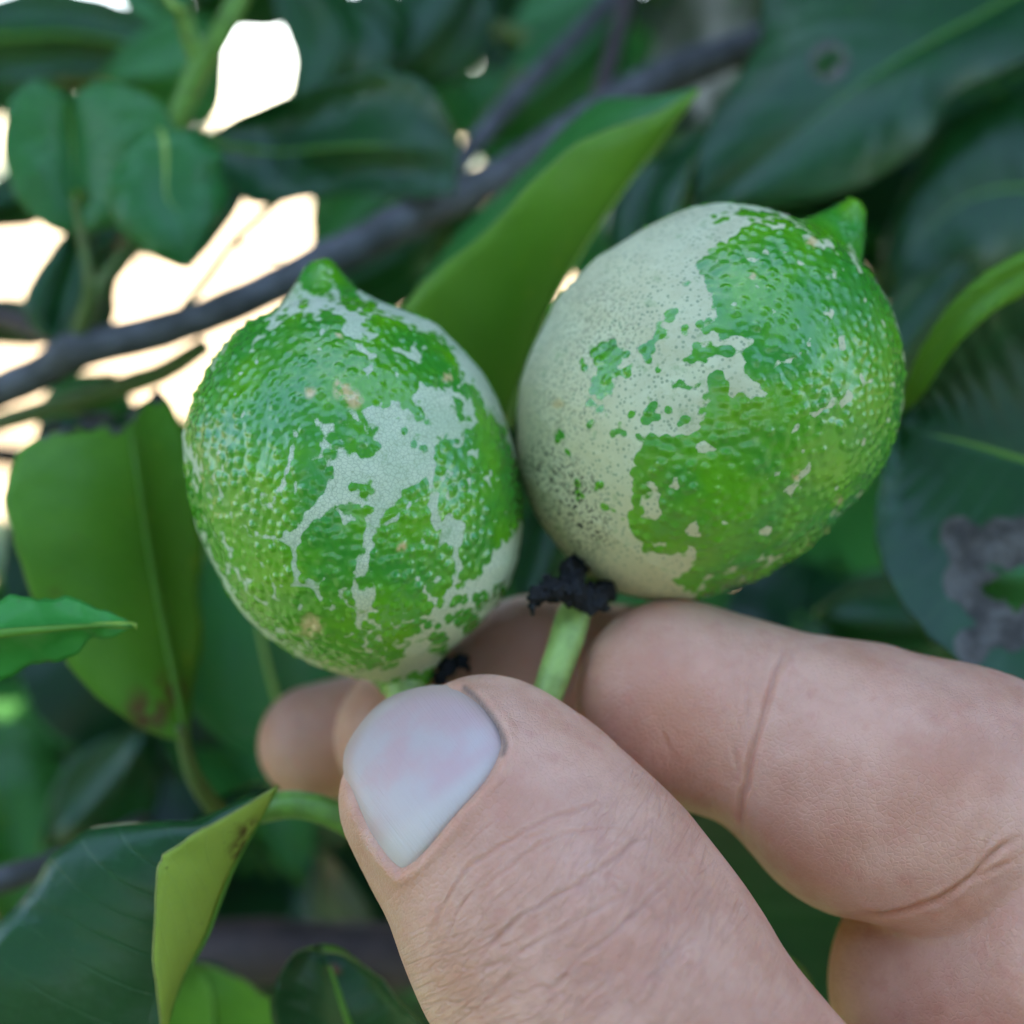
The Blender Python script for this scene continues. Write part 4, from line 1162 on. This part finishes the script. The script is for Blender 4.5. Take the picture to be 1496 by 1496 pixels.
# index finger: pad, middle joint, folded base
ni = (.1, -1, .15)
FH.cone(C(990, 1024, 119.0), C(1100, 1056, 116.5), rp(149, 119.0), rp(146, 116.5), 1.5, ni, 1.08)
FH.cone(C(1092, 1054, 116.5), C(1150, 1075, 115.5), rp(140, 116.5), rp(150, 115.5), 1.5, ni, 1.08)
FH.cone(C(1262, 1136, 113.0), C(1400, 1172, 110.0), rp(198, 113.0), rp(190, 110.0), 3.0, ni, 1.15)
FH.cone(C(1400, 1168, 110.0), C(1580, 1225, 107.5), rp(192, 110.0), rp(190, 107.5), 2.5, ni, 1.1)
FH.cone(C(1580, 1225, 107.5), C(1660, 1330, 107.5), rp(190, 107.5), rp(190, 107.5), 3)
# proximal part under the fold
F2 = Field(xs, ys, zs)
F2.cone(C(1412, 1452, 114), C(1600, 1385, 102), rp(190, 114), rp(186, 102), 2, ni, 1.05)
F2.cone(C(1420, 1470, 114.5), C(1560, 1900, 110.5), rp(188, 114.5), rp(200, 110.5), 3, ni, 1.05)
F2.cone(C(1600, 1385, 102), C(1720, 1900, 101), rp(186, 102), rp(215, 101), 3)
FH.merge(F2, .9)
# middle finger behind the index, its tip showing left of the thumb
F3 = Field(xs, ys, zs)
F3.cone(C(602, 1074, 134.5), C(780, 992, 133.5), rp(112, 134.5), rp(118, 133.5), 2)
F3.cone(C(780, 992, 133.5), C(1000, 1010, 133.5), rp(118, 133.5), rp(118, 133.5), 2)
F3.cone(C(1000, 1010, 133.5), C(1330, 1160, 131.5), rp(118, 133.5), rp(122, 131.5), 2)
F3.cone(C(1330, 1160, 131.5), C(1560, 1640, 118.5), rp(122, 131.5), rp(150, 118.5), 3)
FH.merge(F3, .8)
# ring finger tip
F4 = Field(xs, ys, zs)
F4.cone(C(462, 1084, 145.5), C(640, 1050, 147.5), rp(84, 145.5), rp(92, 147.5), 2)
F4.cone(C(640, 1050, 147.5), C(1000, 1060, 149.5), rp(92, 147.5), rp(96, 149.5), 2)
F4.cone(C(1000, 1060, 149.5), C(1350, 1180, 146.5), rp(96, 149.5), rp(100, 146.5), 2)
F4.cone(C(1350, 1180, 146.5), C(1700, 1700, 128.5), rp(100, 146.5), rp(130, 128.5), 3)
FH.merge(F4, .8)
FH.merge(FT, .5)
# palm, heel of the thumb and wrist (below and right of the frame)
pc = C(1700, 1900, 100)
pw = pc + np.array([38, -30, -30])
FH.cone(axis_pt(2350, 30, 92), pw, rp(270, 92), 20, 10)
FH.cone(C(1720, 1900, 98), pw, 15, 22, 10)
FH.cone(C(1700, 1700, 118), pw + np.array([6, 10, -4]), 11, 20, 10)
FH.cone(pw, pw + np.array([32, -75, -40]), 21, 22, 10)
FH.F[-1] = 5; FH.F[:, 0] = 5; FH.F[:, :, 0] = 5
HV, HQ = surface_nets(FH.F, FH.xs.astype(float), FH.ys.astype(float), FH.zs.astype(float))
HV, HQ = subdivide(HV, HQ, 1)
HN = mesh_normals(HV, HQ)
hp = pix(HV)
view = HV / np.linalg.norm(HV, axis=1)[:, None]
facing = -(HN * view).sum(1)
fr = sm(facing, .02, .25)
along = .6 * hp[:, 0] + .8 * hp[:, 1]
across = .8 * hp[:, 0] - .6 * hp[:, 1] + 140
# which vertices belong to the thumb: nearer than the other fingers inside its outline
isth = ((np.abs(across) < 258) & (along > 1130) & (HV[:, 1] < 108) & (facing > -.1)).astype(float)
isth *= 1 - ((hp[:, 0] > 980 + (hp[:, 1] - 1150) * .62) & (across > 215))
onfi = (1 - isth) * fr

Z3 = lambda L: [(360 + x / 2.0216, 820 + y / 2.0216) for x, y in L]
Z4 = lambda L: [(820 + x / 2.213, 820 + y / 2.213) for x, y in L]
Z5 = lambda L: [(480 + x / 4.673, 980 + y / 4.673) for x, y in L]
hw = hp + np.stack([vnoise(HV, .5, 51) - .5, vnoise(HV, .5, 52) - .5], -1) * 9
disp = np.zeros(len(HV)); red = np.zeros(len(HV)); pale = np.zeros(len(HV)); dirt = np.zeros(len(HV))
def groove(pts, w, depth, mask, tint=0.0, ptint=0.0):
    global disp, red, pale
    P_ = crom(pts, 4 * len(pts))
    lo = P_.min(0) - 4 * w; hi = P_.max(0) + 4 * w
    sel = np.nonzero((hw[:, 0] > lo[0]) & (hw[:, 0] < hi[0]) & (hw[:, 1] > lo[1]) & (hw[:, 1] < hi[1]) & (mask > 0))[0]
    if not len(sel): return
    d = -line_sdf(hw[sel], P_, 0.0)
    end = np.minimum(np.hypot(*(hw[sel] - P_[0]).T), np.hypot(*(hw[sel] - P_[-1]).T))
    fade = sm(end, 0, 13 * w) * .95 + .05
    gsh = np.exp(-(d / w) ** 2) * mask[sel] * fade
    rim = np.exp(-((d - 2.1 * w) / (1.2 * w)) ** 2) * mask[sel] * fade
    disp[sel] += -depth * gsh + depth * .30 * rim
    if tint: red[sel] = np.maximum(red[sel], tint * np.exp(-(d / (1.6 * w)) ** 2) * mask[sel] * fade)
    if ptint: pale[sel] = np.maximum(pale[sel], ptint * rim)
thm = isth * fr
for pts, w, dp in (([(530, 1120), (600, 985), (700, 872), (830, 790), (960, 740), (1060, 690)], 3.2, .17),
                   ([(565, 1160), (640, 1020), (760, 905), (880, 832), (1000, 790)], 3.0, .14),
                   ([(690, 1180), (800, 1052), (920, 990), (1020, 930), (1100, 850), (1210, 800)], 3.6, .22),
                   ([(1000, 935), (1060, 925), (1150, 932)], 2.4, .12), ([(930, 800), (1050, 790), (1130, 795)], 2.4, .10),
                   ([(640, 1245), (760, 1180), (900, 1100), (1050, 1020), (1160, 955)], 3.2, .16),
                   ([(860, 1305), (980, 1180), (1100, 1080), (1200, 985), (1290, 895)], 3.4, .18),
                   ([(700, 1060), (740, 990), (820, 930)], 2.6, .10), ([(1090, 1340), (1250, 1170), (1370, 1090)], 3.0, .13),
                   ([(1180, 1330), (1230, 1200), (1250, 1080), (1255, 980)], 2.6, .12), ([(600, 900), (680, 810), (760, 740)], 2.4, .08),
                   ([(940, 1360), (1010, 1280), (1120, 1190)], 3.0, .12), ([(690, 1330), (760, 1240), (840, 1180)], 3.0, .12),
                   ([(1260, 860), (1300, 930), (1330, 1010)], 3.0, .10), ([(560, 1060), (575, 1000), (620, 930)], 2.4, .08),
                   ([(1010, 930), (1025, 985), (1030, 1030)], 2.2, .09), ([(740, 1150), (700, 1220), (720, 1300)], 2.6, .08)):
    groove(Z3(pts), w * .85, dp * 1.25, thm, .4, .45)
for i in range(95):                                       # finer lines sweeping across the knuckle
    a0 = random.uniform(1360, 1980); b0 = random.uniform(-190, 200)
    ln = random.uniform(40, 170); cv_ = random.uniform(-.0022, .0006); sl = random.gauss(-.18, .30)
    pts = []
    for q in np.linspace(-.5, .5, 5):
        b = b0 + q * ln; a = a0 + sl * q * ln + cv_ * (b * b - b0 * b0)
        o_ = -140 + b
        pts.append((.8 * o_ + .6 * a, -.6 * o_ + .8 * a))
    groove(pts, random.uniform(1.6, 2.6), random.uniform(.04, .10), thm, .10, .15)
fi = onfi
for pts, w, dp, ti in (([(1152, 926), (1134, 985), (1112, 1060), (1092, 1120), (1082, 1190), (1078, 1230)], 4.6, .42, .5), ([(1098, 975), (1091, 1037), (1089, 1075)], 3.2, .22, .4), ([(1064, 1068), (1074, 1110), (1080, 1150)], 3.5, .20, .4),
                       ([(962, 1046), (975, 1085), (985, 1120)], 4, .14, .3), ([(1040, 1150), (1042, 1180), (1050, 1200)], 3.5, .15, .3), ([(1175, 935), (1150, 965), (1138, 1000)], 3, .14, .3),
                       ([(1230, 1338), (1300, 1335), (1360, 1318), (1418, 1282), (1455, 1245), (1500, 1215)], 4.5, .4, .8), ([(1400, 1300), (1450, 1270), (1500, 1252)], 4, .25, .8), ([(1420, 1285), (1445, 1225), (1470, 1200)], 4, .18, .4),
                       ([(860, 905), (846, 960), (842, 1020)], 8, .10, .8)):
    groove(pts, w, dp, fi, ti, .2)
for i in range(60):
    x0, y0 = random.uniform(880, 1496), random.uniform(900, 1480)
    an = random.gauss(1.35, .35); ln = random.uniform(20, 70)
    groove([(x0 + q * ln * math.cos(an), y0 + q * ln * math.sin(an)) for q in (-.5, 0, .5)], random.uniform(1.8, 3), random.uniform(.02, .06), fi, .08)

# nail: traced plate lying in its bed
NAIL = Z5([(170, 420), (96, 560), (108, 750), (172, 900), (290, 1130), (400, 1290), (490, 1385), (600, 1310), (720, 1170), (850, 1020), (980, 880), (1100, 740), (1180, 600), (1206, 500), (1176, 390), (1080, 262), (985, 165), (890, 112), (760, 92), (600, 112), (450, 160), (310, 245)])
nd = np.full(len(HV), -99.0)
sel = np.nonzero((thm > 0) & (hp[:, 0] > 440) & (hp[:, 0] < 800) & (hp[:, 1] > 960) & (hp[:, 1] < 1330))[0]
nd[sel] = poly_sdf(hp[sel], NAIL)
fold = np.clip(sm(along, 1180, 1330) * .85 + sm(across, 60, 150) * .5, 0, 1)   # the fold is thick at the root, gone at the tip
disp += (np.exp(-((nd + 9) / 9) ** 2) * .42 * fold - sm(nd, -3, 5) * .28) * thm
cut_ = np.exp(-((nd + 3) / 7) ** 2) * sm(along, 1290, 1400)
red = np.maximum(red, cut_ * .55 * thm)
red = np.maximum(red, np.exp(-(np.clip(-nd - 2, 0, 200) / 34) ** 2) * (nd < 0) * sm(along, 1320, 1430) * .8 * thm)
dl = line_sdf(hp, crom(Z5([(930, 120), (1010, 190), (1090, 285), (1165, 400), (1204, 500), (1195, 570)]), 20), 0.0)
dirt = np.maximum(dirt, np.exp(-((dl) / 4.5) ** 2) * (nd > -20) * thm)
# redder finger pads and fingertip edge, pale over the joint
red = np.maximum(red, onfi * .55 * sm(hp[:, 0], 700, 840) * np.exp(-((hp[:, 0] - 850) / 34) ** 2))
red = np.maximum(red, onfi * .45 * np.exp(-(((hp[:, 0] - 960) / 170) ** 2 + ((hp[:, 1] - 1040) / 150) ** 2)))
red = np.maximum(red, onfi * .5 * (hp[:, 0] < 835) * (.5 + .5 * vnoise(HV, .2, 5)))
red = np.maximum(red, thm * .30 * np.exp(-(((along - 1640) / 100) ** 2 + ((across - 20) / 150) ** 2)) * vnoise(HV, .35, 8) * 1.6)
pale = np.maximum(pale, .35 * vnoise(HV, .16, 61) * fr)
disp += (fbm(HV, .16, 63, 3) - .5) * .5 * fr
HV2 = HV + HN * disp[:, None]
hand = empty('hand', to_world(pw + np.array([32, -75, -40])))
tag(hand, 'bare adult hand pinching both lemon stems between thumb and index finger', 'hand')
mesh_obj('skin', to_world(HV2), HQ, M_SKIN, parent=hand, attrs={'red': np.clip(red, 0, 1), 'pale': np.clip(pale, 0, 1), 'dirt': np.clip(dirt, 0, 1),
         'wa': (along + .22 * across + .0010 * across ** 2) / 26.0, 'wb': across / 105.0, 'kn': thm * sm(along, 1400, 1500) * (.45 + .55 * np.exp(-((along - 1640) / 170) ** 2))})

# nail plate: the bed surface under the traced outline, lifted and domed
th = np.nonzero((thm > .02) & (nd > -30))[0]
kd = KDTree(len(th))
for q in th: kd.insert((hp[q, 0], hp[q, 1], 0), q)
kd.balance()
outl = crom(NAIL + [NAIL[0]], 121)[:-1]
for _ in range(10): outl = .5 * outl + .25 * (np.roll(outl, 1, 0) + np.roll(outl, -1, 0))
cen = np.array([610.0, 1130.0])
RN = 26
pts2 = [cen]
for r in range(1, RN + 1):
    for p_ in outl: pts2.append(cen + (p_ - cen) * (r / RN))
pts2 = np.array(pts2)
dep = np.empty(len(pts2))
for q, p_ in enumerate(pts2):
    near = kd.find_n((p_[0], p_[1], 0), 6)
    w_ = np.array([1 / (n_[2] + .5) for n_ in near])
    dep[q] = (w_ * np.array([HV[n_[1], 1] for n_ in near])).sum() / w_.sum()
# smooth depth with a quadratic surface so that the plate is one clean arch
X = np.stack([np.ones(len(pts2)), *(((pts2 - cen) / 120).T)], -1)
Aq = np.stack([X[:, 0], X[:, 1], X[:, 2], X[:, 1] ** 2, X[:, 1] * X[:, 2], X[:, 2] ** 2, X[:, 1] ** 3, X[:, 1] ** 2 * X[:, 2], X[:, 1] * X[:, 2] ** 2, X[:, 2] ** 3, X[:, 1] ** 4, X[:, 2] ** 4, X[:, 1] ** 2 * X[:, 2] ** 2], -1)
co_, *_ = np.linalg.lstsq(Aq, dep, rcond=None)
dsm = Aq @ co_
rr = np.concatenate([[0], np.repeat(np.arange(1, RN + 1) / RN, 120)])
d_n = dsm - .28 * (1 - rr ** 6) + .50 * rr ** 14
NV = np.stack([(pts2[:, 0] - 748) / 1496 * d_n, d_n, (748 - pts2[:, 1]) / 1496 * d_n], -1)
nf = [(0, 1 + (j + 1) % 120, 1 + j) for j in range(120)]
for r in range(RN - 1):
    for j in range(120):
        a = 1 + r * 120 + j; b = 1 + r * 120 + (j + 1) % 120
        nf.append((a, b, b + 120, a + 120))
na = .6 * pts2[:, 0] + .8 * pts2[:, 1]; nb = .8 * pts2[:, 0] - .6 * pts2[:, 1]
u_ = (na - na.min()) / (na.max() - na.min()); v_ = (nb - nb.min()) / (nb.max() - nb.min()) * 2 - 1
ndl = line_sdf(pts2, crom(Z5([(930, 112), (1010, 180), (1095, 280), (1170, 400), (1208, 500)]), 20), 0.0)
mesh_obj('thumb_nail', to_world(NV), nf, M_NAIL, parent=hand, attrs={'u': u_, 'v': v_, 'dirt': np.exp(-(ndl / 4.5) ** 2), 'rim': sm(rr, .80, 1.0) * (1 - sm(u_, .25, .8) * .75)})
